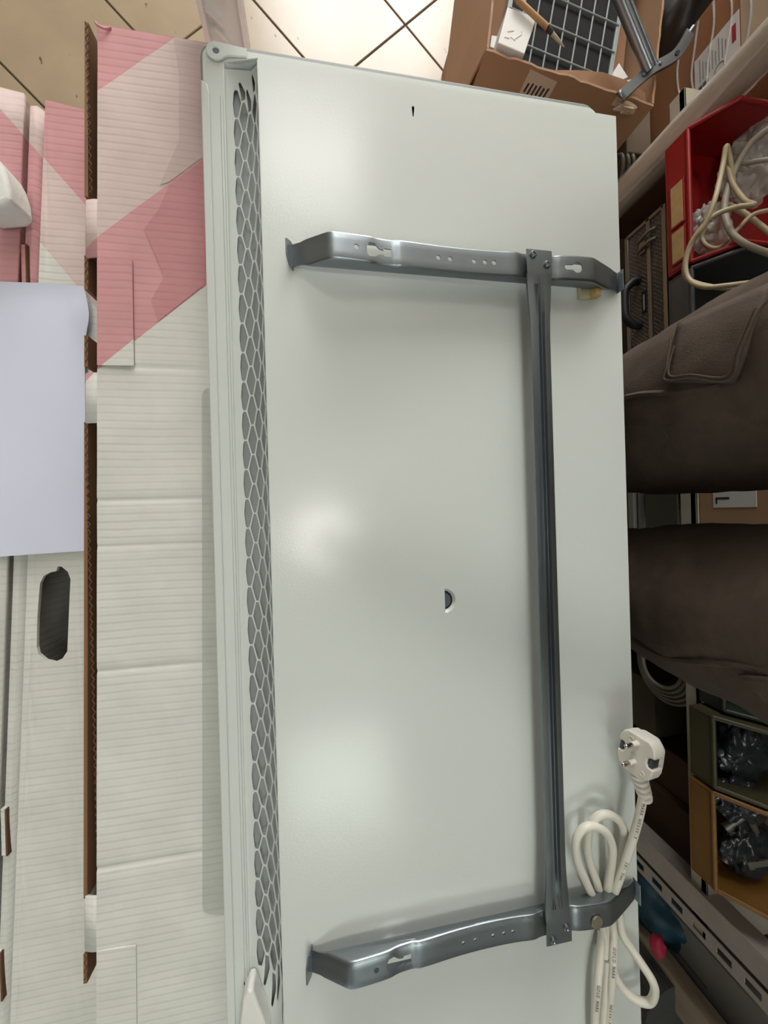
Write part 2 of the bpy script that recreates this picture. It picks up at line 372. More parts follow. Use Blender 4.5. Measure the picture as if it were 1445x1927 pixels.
obj('inner_shield', box(X0 + .01, X1 - .01, YE + .01, YT - .01, ZP - .016, ZP - .013), M('dark_inside', rgb(40, 42, 44), .7), heater)
# vent cove: quarter-round sheet with long hexagonal holes
RA = XC - X0; CW, CH = X0 - XC, .0302
def cove(s, y, off=0):
    f = min(max(s / .0556, 0), 1) * math.pi / 2
    return Vector((XC + (CW - .0008) * math.sin(f) + off * math.sin(f), y, ZP - CH * math.cos(f) + 0 * f - off * math.cos(f) - .0004))
PIT, WID, TOPW, LEN = .0083, .0124, .0042, .0298
web = .0009
SV0, SV1 = .0105, .0525
holes = []
ncol = 6
ytop, ybot = .4345, -.455
for c in range(ncol):
    sc_ = SV0 + c * PIT
    yf = ytop - (0 if c == 0 else LEN / 2 if c % 2 else LEN)
    yy = yf - LEN / 2
    while yy > ybot + c * .001:
        Wl = WID / 2 - web * .8; Wt = TOPW / 2 - web * .3; H = LEN / 2 - web * .75
        lft = Wl if c else Wl * .62
        rgt = Wl if c < ncol - 1 else Wl * .6
        h = [(-lft, 0), (-Wt - .0005, -H * .82), (-Wt + .0006, -H), (Wt - .0006, -H), (Wt + .0005, -H * .82), (rgt, 0), (Wt + .0005, H * .82), (Wt - .0006, H), (-Wt + .0006, H), (-Wt - .0005, H * .82)]
        holes.append([(sc_ + a, yy + b) for a, b in h]); yy -= LEN
    yl = yy + LEN / 2       # the end of the last hole
    # slanted end slots of the fan at both ends
    for sgn, yb in ((1, yf), (-1, yl)):
        if c == 0: continue
        ln = .0215 if c % 2 else .026
        a0 = sc_; a1 = sc_ - .0046 + .0004 * c
        if sgn < 0: a1 = sc_ - .0042; ln = .030 + .004 * c
        holes.append([(a0 - .0024, yb + sgn * .0016), (a0 + .0022, yb + sgn * .0016), (a0 + .0026, yb + sgn * ln * .4), (a1 + .0013, yb + sgn * ln * .95), (a1, yb + sgn * ln), (a1 - .0012, yb + sgn * ln * .95), (a0 - .003, yb + sgn * ln * .4)])
vo = [(0, -.60), (.0556, -.60), (.0556, .435), (.030, .446), (0, .455)]
gp = [(s, y * .012 - .60) for s in (.003, .006, .0545, .05, .045, .04, .035, .03, .025, .02, .015, .01) for y in range(1, 88)]
obj('vent_grille', plate(vo, holes, cove, gp, .0007), PAINT, heater, solid=.0009, soff=1, smooth=50)
# the cove runs out into the end walls
for ys, ye, zz in ((.455, .461, 1), (-.60, YE - .028, -1)):
    yc = YT if zz > 0 else YE
    n = 10; V = []; F = []
    for i in range(n + 1):
        t = i / n; sx = .0556 * t; V.append(cove(sx, ys if zz < 0 else (.455 - .009 * sx / .030 if sx < .030 else .446 - .011 * (sx - .030) / .0256)))
        V.append(Vector((XC + (X0 - XC) * t, ye + (yc - ye) * t, ZF + (ZP - ZF) * t - .0003)))
    F = [(2 * i, 2 * i + 1, 2 * i + 3, 2 * i + 2) for i in range(n)]
    obj('cove_end', (V, F), PAINT, heater, smooth=60, solid=.0008)
n = 14; V = []
for y in (-.59, .425):
    for i in range(n + 1):
        q = cove(.0556 * i / n, y); V.append(q + Vector((.004 + .012 * math.sin(i / n * 1.5), 0, -.0145 + .006 * (i / n))))
obj('inner_baffle', (V, [(i, i + 1, n + 2 + i, n + 1 + i) for i in range(n)]), ZINC, heater, smooth=60, solid=.001)
# front casing: rounded tray and the glass front under it
def rrect(x0, x1, y0, y1, r, n=8):
    out = []
    for cx, cy, a in ((x1 - r, y1 - r, 0), (x0 + r, y1 - r, 90), (x0 + r, y0 + r, 180), (x1 - r, y0 + r, 270)):
        out += [(cx + r * math.cos(math.radians(a + 90 * i / n)), cy + r * math.sin(math.radians(a + 90 * i / n))) for i in range(n + 1)]
    return out
ring = rrect(-.1035, X1 + .002, YFE, YFT, .012); hole = [(XC, YE - .026), (X1 - .002, YE - .026), (X1 - .002, .459), (XC, .459)]
fl_t = plate(ring, [hole], lambda a, b: Vector((a, b, ZF)))
obj('front_casing', fl_t, PAINT, heater, solid=.0036, bevel=.0012)
obj('glass_front', prism(rrect(-.1064, X1 + .004, YFE - .006, YFT + .0085, .017), (0, 0, ZA + .001), (1, 0, 0), (0, 1, 0), (0, 0, 1), .0250), M('grey_edge', rgb(146, 151, 150), .35), heater, bevel=.002)
# raised lip along the outlet side and the ear with its screw hole
lip = [(-.1046, YFE + .01), (-.0965, YFE + .01), (-.0965, .425), (-.0985, .434), (-.1046, .438)]
obj('side_lip', prism(lip, (0, 0, ZF), (1, 0, 0), (0, 1, 0), (0, 0, 1), .0028), PAINT, heater, bevel=.0012)
obj('flange_bead', tube([(XC - .0035, .425, ZF + .0002), (XC - .0035, -.60, ZF + .0002)], .0016, 8), PAINT, heater, smooth=60)
ec = P(407, 100, ZF)
ear = [(ec.x + .0095 * math.cos(math.radians(a)), ec.y + .0095 * math.sin(math.radians(a))) for a in range(95, 330, 12)]
ear += [(ec.x + .012, ec.y - .003), (ec.x + .03, ec.y - .001), (ec.x + .03, ec.y + .007)]
obj('corner_ear', plate(ear, [circ(ec.x, ec.y, .0032, 14)], lambda a, b: Vector((a, b, ZF + .0026))), PAINT, heater, solid=.0022, bevel=.0006)
obj('rivet', tube([(ec.x, ec.y, ZF), (ec.x, ec.y, ZF + .0016)], .0030, 14), GALV, heater)
# yellowed clip under the bracket foot, plastic corner foot at the lower end
cp = P(1107, 552, ZP)
clip = obj('plastic_clip', box(cp.x - .014, cp.x - .002, cp.y - .008, cp.y + .012, ZP, ZP + .006), M('aged_plastic', rgb(214, 206, 168), .45), heater, bevel=.001)
obj('clip_roller', tube([(cp.x + .003, cp.y - .007, ZP + .006), (cp.x + .003, cp.y + .013, ZP + .006)], .006, 14), M('aged_plastic_dark', rgb(196, 170, 108), .4), clip, smooth=50)
cq = [P(476, 1862, ZF + .02), P(506, 1945, ZF + .02), P(508, 2010, ZF + .02), P(440, 2010, ZF + .02), P(449, 1940, ZF + .02), P(456, 1885, ZF + .02), P(466, 1864, ZF + .02)]
obj('plastic_foot', prism([(q.x, q.y) for q in cq], (0, 0, ZF + .0005), (1, 0, 0), (0, 1, 0), (0, 0, 1), .02), WHITE_PL, heater, bevel=.004, bseg=3)
sp_ = P(462, 1849, ZF)
obj('screw', tube([(sp_.x, sp_.y, ZF), (sp_.x, sp_.y, ZF + .001)], .0016, 8), BLACKM, heater)
# ================================================================== WALL BRACKET
bracket = thing('wall_bracket', 'galvanised steel wall bracket clipped onto the heater back, two bars and a strut', 'bracket', (.16, -.1, ZP))
def chaikin(p, it=3):
    for _ in range(it):
        q = [p[0]]
        for a, b in zip(p, p[1:]): q += [(a[0] * .75 + b[0] * .25, a[1] * .75 + b[1] * .25), (a[0] * .25 + b[0] * .75, a[1] * .25 + b[1] * .75)]
        q.append(p[-1]); p = q
    return p
def crossbar(name, yc, path, holes, a=.0106, d=.0018, r=.0024, bow=0):
    pp = chaikin(path, 3); S = [0]
    for q0, q1 in zip(pp, pp[1:]): S.append(S[-1] + math.hypot(q1[0] - q0[0], q1[1] - q0[1]))
    Lt = S[-1]; W = a + r * math.pi / 2 + d
    def at(s):
        s = min(max(s, 0), Lt); i = 0
        while i < len(S) - 2 and S[i + 1] < s: i += 1
        t = (s - S[i]) / (S[i + 1] - S[i]); q0, q1 = pp[i], pp[i + 1]
        tx, tz = (q1[0] - q0[0]) / (S[i + 1] - S[i]), (q1[1] - q0[1]) / (S[i + 1] - S[i])
        return q0[0] + (q1[0] - q0[0]) * t, q0[1] + (q1[1] - q0[1]) * t, tx, tz
    def fn(s, w):
        x, z, tx, tz = at(s); k = abs(w); sg = 1 if w >= 0 else -1
        if k <= a: dy, dn = k, 0
        elif k <= a + r * math.pi / 2: f = (k - a) / r; dy, dn = a + r * math.sin(f), -r * (1 - math.cos(f))
        else: dy, dn = a + r, -r - (k - a - r * math.pi / 2)
        return Vector((x - tz * dn, yc + sg * dy + bow * math.sin(math.pi * s / Lt), ZP + z + tx * dn))
    def s_of_x(x):
        lo = min(range(len(pp)), key=lambda i: abs(pp[i][0] - x)); return S[lo]
    # flanges taper away towards the feet
    t0, t1 = .022, Lt - .024
    outer = [(0, -a), (.010, -a), (t0, -W), (t1, -W), (Lt - .008, -a), (Lt, -a), (Lt, a), (Lt - .008, a), (t1, W), (t0, W), (.010, a), (0, a)]
    hs = [[(s_of_x(hx) + u, v) for u, v in shp] for hx, shp in holes]
    ws = [0, a * .5, a, a + r * .4, a + r * .8, a + r * 1.2, a + r * math.pi / 2]
    gp = [(s * .0025, g * w) for s in range(1, int(Lt / .0025)) for w in ws for g in ((1,) if w == 0 else (1, -1))]
    return obj(name, plate(outer, hs, fn, gp, .0012), GALV, bracket, solid=.0012, smooth=30), fn, s_of_x
def keyhole(flip=1): 
    c = [(.0055 * math.cos(math.radians(a)), .0055 * math.sin(math.radians(a))) for a in range(30, 331, 20)]
    return [(-flip * q[0], q[1]) for q in c] + [(-flip * .012, -.0026), (-flip * .014, -.001), (-flip * .014, .001), (-flip * .012, .0026)]
def oldkey():
    return [(-.004, -.0045), (-.002, -.0068), (.004, -.006), (.008, -.0035), (.012, -.003), (.013, -.0045), (.020, -.0042), (.020, .003), (.013, .003), (.012, .0012), (.008, .002), (.003, .0062), (-.002, .0058), (-.0042, .0015)]
small = lambda r=.0024: circ(0, 0, r, 12)
H = .026
top_path = [(-.0195, .003), (-.012, .007), (.012, H - .003), (.018, H), (.030, H), (.055, H - .001), (.060, H - .003), (.078, H - .004), (.082, H - .002), (.13, H - .005), (.18, H - .005), (.204, H - .003), (.208, H - .0055), (.246, H - .0055), (.250, H - .003), (.285, H - .002), (.292, H - .004), (.3335, .003)]
hx = [(.042, small(.0026)), (.055, oldkey()), (.122, small()), (.133, small()), (.157, small()), (.168, small()), (.180, small()), (.268, keyhole(1))]
yT, yB = .2475, -.4275
bt, fnT, sT = crossbar('crossbar', yT, top_path, hx, bow=-.002)
hx2 = [(.042, small(.0026)), (.055, oldkey()), (.128, small(.0017)), (.138, small(.0017)), (.160, small(.0017)), (.170, small(.0017)), (.180, small(.0017))]
bb, fnB, sB = crossbar('crossbar', yB, top_path, hx2, bow=.006)
# hook tabs at the feet
for yc in (yT, yB):
    pl = [(-.0125, 0), (.0125, 0), (.0125, .006), (.009, .0155), (-.006, .0155), (-.0125, .010)]
    if yc < 0: pl = [(-a, b) for a, b in pl][::-1]
    obj('hook_tab', prism(pl, (-.0185, yc, ZP), (0, 1, 0), (-.34, 0, .94), (.94, 0, .34), .0013), GALV, bracket, bevel=.0003)
    pr_ = [(-.011, 0), (.011, 0), (.011, .010), (-.011, .010)]
    obj('hook_tab', prism(pr_, (.3345, yc, ZP), (0, 1, 0), (0, 0, 1), (1, 0, 0), .0013), GALV, bracket, bevel=.0003)
# strut with its pressed groove
XSA, XSB = .2255, .2265
def strut():
    V, F = [], []
    ys = [yT + .0115, yT + .0105, yT - .011, yT - .013, yT - .022, yT - .035, yT - .055] + [yT - .075 - k * (yT - yB - .15) / 24 for k in range(25)] + [yB + .055, yB + .035, yB + .022, yB + .013, yB + .011, yB - .0105, yB - .0115]
    us = [-1, -.96, -.6, -.42, -.30, -.24, -.12, 0, .12, .24, .30, .42, .6, .96, 1]
    for y in ys:
        e = min(yT - y, y - yB); t = max(0, min(1, (e - .012) / .06)); sm = t * t * (3 - 2 * t)
        hw = .0138 - .0030 * sm
        g = max(0, min(1, (e - .028) / .008))
        zb = ZP + H + (.0 if e < .012 else -.0012 * min(1, (e - .012) / .004))
        xc = XSA + (XSB - XSA) * (yT - y) / (yT - yB)
        for u in us:
            dip = 0
            if abs(u) < .24: dip = -.0058
            elif abs(u) < .31: dip = -.0030
            z = zb + dip * g
            if abs(u) > .95 and e > .012: z -= .0022 if abs(u) == 1 else .0004
            V.append(Vector((xc + u * hw, y, z)))
    k = len(us)
    for j in range(len(ys) - 1):
        for i in range(k - 1): F.append((j * k + i, j * k + i + 1, (j + 1) * k + i + 1, (j + 1) * k + i))
    return V, F
st = obj('strut', strut(), GALV, bracket, solid=.0013, smooth=35)
def lathe(c, prof, seg=14):
    V, F = [], []
    for r, z in prof: V += [Vector((c[0] + r * math.cos(2 * math.pi * k / seg), c[1] + r * math.sin(2 * math.pi * k / seg), c[2] + z)) for k in range(seg)]
    for i in range(len(prof) - 1): F += [(i * seg + k, i * seg + (k + 1) % seg, (i + 1) * seg + (k + 1) % seg, (i + 1) * seg + k) for k in range(seg)]
    F += [tuple(range(seg))[::-1], tuple(range((len(prof) - 1) * seg, len(prof) * seg))]
    return V, F
for dx, y in ((-.007, yT + .006), (.008, yT - .003), (.009, yB + .004), (-.006, yB - .006)):
    obj('rivet', lathe((XSA + dx, y, ZP + H), [(.0034, 0), (.0034, .0016), (.0026, .0024), (.0018, .0024), (.0014, .0016)]), GALV, bracket, smooth=40)
obj('clamp_screw', lathe((.270, yB, ZP + H - .002), [(.0064, 0), (.0064, .0012), (.0058, .0018)], 18), M('brass_screw', rgb(160, 154, 138), .4, .8), bracket, smooth=40)
# ================================================================== POWER CORD AND PLUG (wired to the heater)
def zq(x, y, h): return P(900 + x / 3.339, 1350 + y / 3.339, ZP + h)
RC = .0042
strands = [
    # plug -> under the bar -> down out of the picture
    [zq(1040, 470, .030), zq(1010, 620, .028), zq(965, 780, .024), zq(915, 930, .020), zq(868, 1060, .015), zq(835, 1150, .0085), zq(838, 1260, .0065), zq(848, 1360, .008), zq(845, 1500, .012), zq(836, 1680, .012), zq(826, 1800, .010), zq(812, 1930, .009), zq(790, 2060, .008), zq(770, 2200, .006)],
    # front loop
    [zq(792, 1360, .008), zq(770, 1250, .0065), zq(735, 1160, .008), zq(670, 1020, .014), zq(618, 890, .018), zq(615, 770, .020), zq(665, 695, .022), zq(730, 685, .023), zq(800, 720, .022), zq(838, 800, .020), zq(838, 900, .017), zq(820, 1020, .012), zq(802, 1150, .0075), zq(800, 1260, .0065), zq(797, 1370, .008), zq(790, 1500, .009)],
    # back loop
    [zq(775, 1160, .0065), zq(745, 1040, .008), zq(705, 920, .010), zq(685, 800, .012), zq(705, 680, .016), zq(760, 618, .020), zq(825, 612, .021), zq(890, 655, .018), zq(920, 740, .014), zq(910, 840, .011), zq(885, 960, .009), zq(868, 1080, .008), zq(880, 1180, .0065), zq(890, 1280, .0065), zq(905, 1360, .008), zq(960, 1450, .012), zq(1030, 1555, .020), zq(1090, 1650, .026), zq(1108, 1720, .026), zq(1082, 1785, .022), zq(1020, 1785, .018), zq(950, 1745, .013), zq(890, 1680, .009), zq(850, 1590, .007), zq(832, 1480, .006), zq(826, 1380, .0055)],
    # left hanging strand
    [zq(775, 1340, .0055), zq(772, 1420, .009), zq(762, 1540, .013), zq(750, 1660, .015), zq(740, 1780, .014), zq(732, 1930, .012), zq(735, 2060, .010), zq(760, 2200, .006)],
    [zq(805, 1520, .008), zq(802, 1640, .0075), zq(792, 1780, .007), zq(780, 1930, .006), zq(775, 2080, .006)]]
paths = [spline(s, 8) for s in strands]
cord = obj('power_cord', join(*[tube(p, RC, 14) for p in paths]), CORD, heater, smooth=60)
def along(path, a, s, size, off=.0):
    """flat print on the sheath: words set one letter group at a time along the cord"""
    L = [0]
    for p, q in zip(path, path[1:]): L.append(L[-1] + (q - p).length)
    d = a * L[-1]
    for ch in s:
        i = max(k for k in range(len(L)) if L[k] <= d); i = min(i, len(path) - 2)
        p = path[i] + (path[i + 1] - path[i]) * ((d - L[i]) / max(L[i + 1] - L[i], 1e-9)); t = (path[i + 1] - path[i]).normalized()
        v = (CAM - p); v = (v - t * v.dot(t)).normalized()          # the printed side lies upward
        v = (v + Vector((off, 0, .6))); v = (v - t * v.dot(t)).normalized()
        if ch != ' ': text_mesh(ch, size, p + v * (RC + .00025), t, v.cross(t), INK, cord)
        d += size * .78
along(paths[3], .30, 'GOLD MARK', .0042); along(paths[3], .62, 'H05VV-F', .0042)
along(paths[0], .575, 'GOLD MARK', .0042); along(paths[0], .76, 'H05VV-F', .0042)
along(paths[0], .035, 'MARK H05VV-F', .0042); along(paths[0], .245, '3X1.0mm', .0042); along(paths[0], .435, 'VDE', .0042)
# plug: angled two-pin earthed plug
pn = Vector((-.955, .12, .27)).normalized()                 # the way the pins point
pd = (paths[0][1] - paths[0][0]).normalized(); pd = (pd - pn * pd.dot(pn)).normalized()   # towards the cord
ps = pn.cross(pd)
pc = zq(985, 232, .038)
prof = [(-.0195, .011), (-.0195, -.010), (-.0165, -.0145), (-.010, -.0175), (-.0055, -.0178), (-.0050, -.0125), (-.0020, -.0112), (.0015, -.0112), (.0042, -.0125), (.0046, -.0178), (.010, -.0178), (.0165, -.0155), (.0215, -.008), (.0215, .008), (.0165, .0155), (.010, .0178), (.0046, .0178), (.0042, .0125), (.0015, .0112), (-.0020, .0112), (-.0050, .0125), (-.0055, .0178), (-.010, .0175), (-.0165, .0150)]
plug = obj('plug', prism(prof, pc - pn * .017, pd, ps, pn, .017), PLUGM, heater, bevel=.0016, bseg=3, smooth=50)
back = [(-.0185, .008), (-.0185, -.008), (-.010, -.0150), (.010, -.0155), (.0205, -.006), (.0205, .006), (.010, .0155), (-.010, .0150)]
obj('plug_back', prism(back, pc - pn * .024, pd, ps, pn, .0085), PLUGM, plug, bevel=.003, bseg=3, smooth=50)
for s in (-1, 1):
    b0 = pc + ps * 0 + pd * (s * .0095) - pd * .002
    obj('pin_sleeve', tube([b0, b0 + pn * .009], .0026, 14), PLUGM, plug, smooth=50)
    obj('pin', tube([b0 + pn * .009, b0 + pn * .017, b0 + pn * .0185, b0 + pn * .019], .0022, 14, radii=[.0022, .0022, .0017, .0009]), M('nickel', (.62, .6, .57, 1), .22, 1), plug, smooth=50)
for s in (-1, 1):
    c = pc + ps * (s * .0146) - pn * .006
    obj('earth_contact', obox(c, pd, ps, pn, .0040, .0016, .0050), M('contact_metal', rgb(96, 100, 102), .4, .6), plug)
for k, (a, b, r) in enumerate(((.014, .009, .0022), (-.012, -.006, .0026))):
    cc = pc + pd * a + ps * b
    ringp = [cc + pd * (r * math.cos(t * .42)) + ps * (r * math.sin(t * .42)) + pn * .0002 for t in range(15)]
    obj('moulded_mark', tube(ringp, .00035, 6, True), PLUGM, plug)
text_mesh('16A', .0042, pc + ps * -.001 + pn * .0004 + pd * .0005, -ps, pd, M('moulded_letter', rgb(206, 201, 190), .5), plug, 'moulded_mark')
e0 = pc + pd * .020 - pn * .0095
ax = (paths[0][0] - e0).normalized(); ln = (paths[0][0] - e0).length
rs = []; pts = []
for k in range(4):
    for t, f in ((.0, 1), (.13, 1), (.145, .70), (.235, .70)):
        tt = k * .25 + t; pts.append(e0 + ax * (ln * 1.15 * tt)); rs.append((.0082 - .0012 * tt) * f)
pts.append(e0 + ax * (ln * 1.15)); rs.append(.0068); pts.append(e0 + ax * (ln * 1.32)); rs.append(.0062)
obj('strain_relief', tube(pts, .006, 16, radii=rs), PLUGM, plug, smooth=25)
# ================================================================== CARTONS
WHT = rgb(226, 226, 218); PINK = rgb(218, 162, 164); PALE = rgb(222, 201, 195)
def nline(p, q):
    """line through two places on the carton top -> (nx, ny, c), greater = towards the top left of the picture"""
    d = (q - p).normalized(); n = Vector((-d.y, d.x)); c = n.x * p.x + n.y * p.y
    if n.y < 0: n = -n; c = -c
    return (n.x, n.y, c)
L1 = nline(P(325, 72, ZA), P(183, 170, ZA)); L2 = nline(P(385, 295, ZA), P(183, 445, ZA)); L3 = nline(P(390, 535, ZA), P(190, 690, ZA))
a0 = P(183, 45, ZA); a1 = P(181, 1927, ZA)
ca = thing('carton', 'large white and pink carton that the heater lies on', 'carton', (.05, -.1, 0))
CA = carton('carton_print_a', wloc(ca), WHT, PINK, PALE, (L3, L2, L1))
BT = .0045                                 # board thickness
da = (a1 - a0).normalized()                # long edge
YAe = -.72
def ax_at(y): return a0.x + (a1.x - a0.x) * (y - a0.y) / (a1.y - a0.y)
# fold-line creases pressed into the board: rows (y, depth)
cre = [P(283, 690, ZA).y, P(283, 940, ZA).y, P(283, 1255, ZA).y, P(283, 1620, ZA).y, P(283, 1025, ZA).y]
def top_board():
    V, F = [], []
    ys = sorted(set([a0.y - k * .012 for k in range(int((a0.y - YAe) / .012) + 1)] + [c + d for c in cre for d in (-.004, -.002, 0, .002, .004)]), reverse=True)
    xs = [0, .01, .03, .06, .09, .12, .16, .3, .545]
    for y in ys:
        dz = 0
        for k, c in enumerate(cre):
            if abs(y - c) < .0041: dz -= (.0012 if k != 4 else .0007) * (1 - abs(y - c) / .0041)
        for x in xs:
            V.append(Vector((ax_at(y) + x, y - .012 * (x / .57) * 0, ZA + dz + .0006 * noise.noise(Vector((x * 20, y * 20, 3))) - .0004)))
    k = len(xs)
    for j in range(len(ys) - 1):
        for i in range(k - 1): F.append((j * k + i, j * k + i + 1, (j + 1) * k + i + 1, (j + 1) * k + i))
    return V, F
tb = obj('top_panel', top_board(), CA, ca, solid=BT, smooth=60)
obj('side_panel', prism([(a0.x + .001, a0.y - .002), (a0.x + .545, a0.y - .002), (ax_at(YAe) + .57, YAe), (ax_at(YAe) + .001, YAe)], (0, 0, 0), (1, 0, 0), (0, 1, 0), (0, 0, 1), ZA - BT - .001), CA, ca)
# locking side wall: its raw upper edge stands free of the top panel, brown inside
WTOP = ZA - .004
def wx(y): return ax_at(y) - .0105
wy0, wy1 = P(165, 42, WTOP).y, -.72
for seg in ((wy0, P(165, 370, WTOP).y), (P(165, 482, WTOP).y, P(165, 545, WTOP).y), (P(165, 632, WTOP).y, P(165, 690, WTOP).y), (P(165, 795, WTOP).y, P(165, 1690, WTOP).y), (P(165, 1795, WTOP).y, P(165, 1850, WTOP).y)):
    ya, yb = seg
    obj('wall_edge', ([Vector((wx(y) + dx, y, z)) for z in (.02, WTOP) for y in (ya, yb) for dx in (-.0034, 0)], [(0, 1, 3, 2), (4, 6, 7, 5), (0, 4, 5, 1), (2, 3, 7, 6), (0, 2, 6, 4), (1, 5, 7, 3)]), BROWN, ca)
    # flutes of the raw edge
    n_ = int(abs(ya - yb) / .0042); zig = []
    for k in range(n_): zig.append(Vector((wx(ya) - .0017 + (.0012 if k % 2 else -.0013), ya + (yb - ya) * k / max(n_, 1), WTOP + .0001)))
    if len(zig) > 3: obj('raw_flute', tube(zig, .00065, 5), M('kraft_dark', rgb(104, 74, 50), .9), ca)
obj('wall_edge', ([Vector((wx(y) + .0075 + dx, y, z)) for z in (.02, ZA - .03) for y in (wy0 - .01, wy1) for dx in (-.003, .001)], [(0, 1, 3, 2), (4, 6, 7, 5), (0, 4, 5, 1), (2, 3, 7, 6), (0, 2, 6, 4), (1, 5, 7, 3)]), BROWN, ca)
# white hinges bridging the gap
for ya, yb in ((372, 482), (700, 795), (1690, 1795)):
    y_a, y_b = P(172, ya, ZA).y, P(172, yb, ZA).y
    V = []
    for y in (y_a, y_b):
        V += [Vector((ax_at(y) + .001, y, ZA - .0008)), Vector((ax_at(y) - .004, y, ZA - .0012)), Vector((wx(y) - .0015, y, ZA - .0035)), Vector((wx(y) - .0046, y, ZA - .008)), Vector((wx(y) - .005, y, ZA - .03))]
    obj('hinge_strip', (V, [(i, i + 1, 6 + i, 5 + i) for i in range(4)]), CA, ca, smooth=70, solid=.002)
# die-cut tuck flaps, a hair proud of the panel
for q in (((184, 488), (251, 492), (254, 690), (184, 688)), ((185, 1790), (257, 1776), (259, 1990), (186, 1990))):
    c = [P(x, y, ZA) for x, y in q]
    V = [Vector((c[0].x, c[0].y, ZA + .0002)), Vector((c[1].x, c[1].y, ZA + .0016)), Vector((c[2].x, c[2].y, ZA + .0016)), Vector((c[3].x, c[3].y, ZA + .0002))]
    obj('tuck_flap', (V, [(0, 1, 2, 3)]), CA, ca, solid=.0012)
# folded corner of the liner
c = P(191, 48, ZA)
obj('lifted_liner', tube(spline([c + Vector((-.005, .001, .001)), c + Vector((-.002, -.004, .003)), c + Vector((.004, -.005, .002)), c + Vector((.009, -.001, .0005))], 4), .0012, 6), CA, ca, smooth=60)
# darker overprinted patches and the grey bar, flat ink on the liner
def patch(px, col, name='printed_patch', par=None, z=None, lift=.0005):
    z = ZA if z is None else z
    c = [P(x, y, z) for x, y in px]
    return obj(name, prism([(v.x, v.y) for v in c], (0, 0, z + lift - .0002), (1, 0, 0), (0, 1, 0), (0, 0, 1), .0001), col, par or ca)
D1 = carton('patch_pale', wloc(ca), rgb(212, 188, 183)); D2 = carton('patch_pink', wloc(ca), rgb(206, 147, 150)); D3 = carton('patch_grey', wloc(ca), rgb(196, 198, 190))
patch(((327, 74), (337, 145), (337, 265), (301, 348), (318, 343), (384, 294), (388, 88)), D1)
patch(((318, 349), (300, 392), (271, 432), (291, 476), (309, 520), (284, 566), (297, 605), (386, 535), (386, 300)), D2)
patch(((380, 742), (385, 733), (392, 730), (440, 730), (440, 1722), (392, 1720), (384, 1716), (381, 1706)), D3)
# second carton: narrow, standing lower on the left, with the hand hole
ZB = HC - .487
cb = thing('carton', 'narrow white and pink carton with an oval hand hole, half under the paper', 'carton', (-.28, -.1, 0))
LB1 = nline(P(30, 250, ZB), P(165, 395, ZB)); LB2 = nline(P(85, 300, ZB), P(165, 385, ZB)); LB3 = nline(P(60, 560, ZB), P(110, 515, ZB))
pz = lambda x, y: P(x, y, ZB)
nb = nline(pz(85, 300), pz(165, 390)); nb2 = nline(pz(62, 440), pz(130, 520))
CB = carton('carton_print_b', wloc(cb), WHT, PALE, PINK, ((nb2[0], nb2[1], nb2[2]), (nb[0], nb[1], nb[2])))
# lower left half of the band is pale, upper right pink, white below the paper
hand = [(100, 1068), (112, 1063), (118, 1072), (128, 1078), (133, 1090), (131, 1130), (127, 1225), (118, 1239), (103, 1246), (86, 1242), (72, 1230), (68, 1215), (70, 1160), (75, 1098), (82, 1084), (94, 1076), (104, 1076)]
hand = [(82, 1084), (94, 1077), (106, 1075), (109, 1066), (116, 1066), (128, 1076), (133, 1090), (131, 1130), (127, 1225), (118, 1239), (103, 1246), (86, 1242), (72, 1230), (69, 1215), (70, 1160), (75, 1098)]
hh = [(pz(*q).x, pz(*q).y) for q in hand]
def edge_b(y):  # left edge of the second carton's top
    p, q = pz(86, 196), pz(20, 1900); return p.x + (q.x - p.x) * (y - p.y) / (q.y - p.y)
yb0, yb1 = pz(125, 200).y, -.72
ob = [(edge_b(yb0), yb0 + .004), (wx(yb0) - .005, yb0 - .004), (wx(yb1) - .005, yb1), (edge_b(yb1), yb1)]
gb = [(edge_b(-.72 + .03 * j) + .006 * i, -.72 + .03 * j) for j in range(1, 40) for i in range(1, 9)]
obj('top_panel', plate(ob, [hh], lambda a, b: Vector((a, b, ZB + .0008 * noise.noise(Vector((a * 30, b * 14, 1))))), gb, .002), CB, cb, solid=.004, smooth=60)
obj('side_panel', prism([(edge_b(yb0) + .001, yb0 + .003), (edge_b(yb0) + .005, yb0 + .003), (edge_b(yb1) + .005, yb1), (edge_b(yb1) + .001, yb1)], (0, 0, 0), (1, 0, 0), (0, 1, 0), (0, 0, 1), ZB - .004), CB, cb)
obj('end_panel', box(edge_b(yb0) + .004, wx(yb0) - .006, yb0 - .006, yb0 - .002, 0, ZB - .004), CB, cb)
obj('end_panel', box(edge_b(yb1) + .006, wx(yb1) - .006, yb1 + .001, yb1 + .005, 0, ZB - .004), CB, cb)
obj('hole_backing', box(edge_b(-.30) + .006, wx(0) - .012, -.30, .10, .52, .53), M('hole_shade', rgb(10, 9, 8), .95), cb)  # black sheet added under the hand hole, its colour paints the dark inside
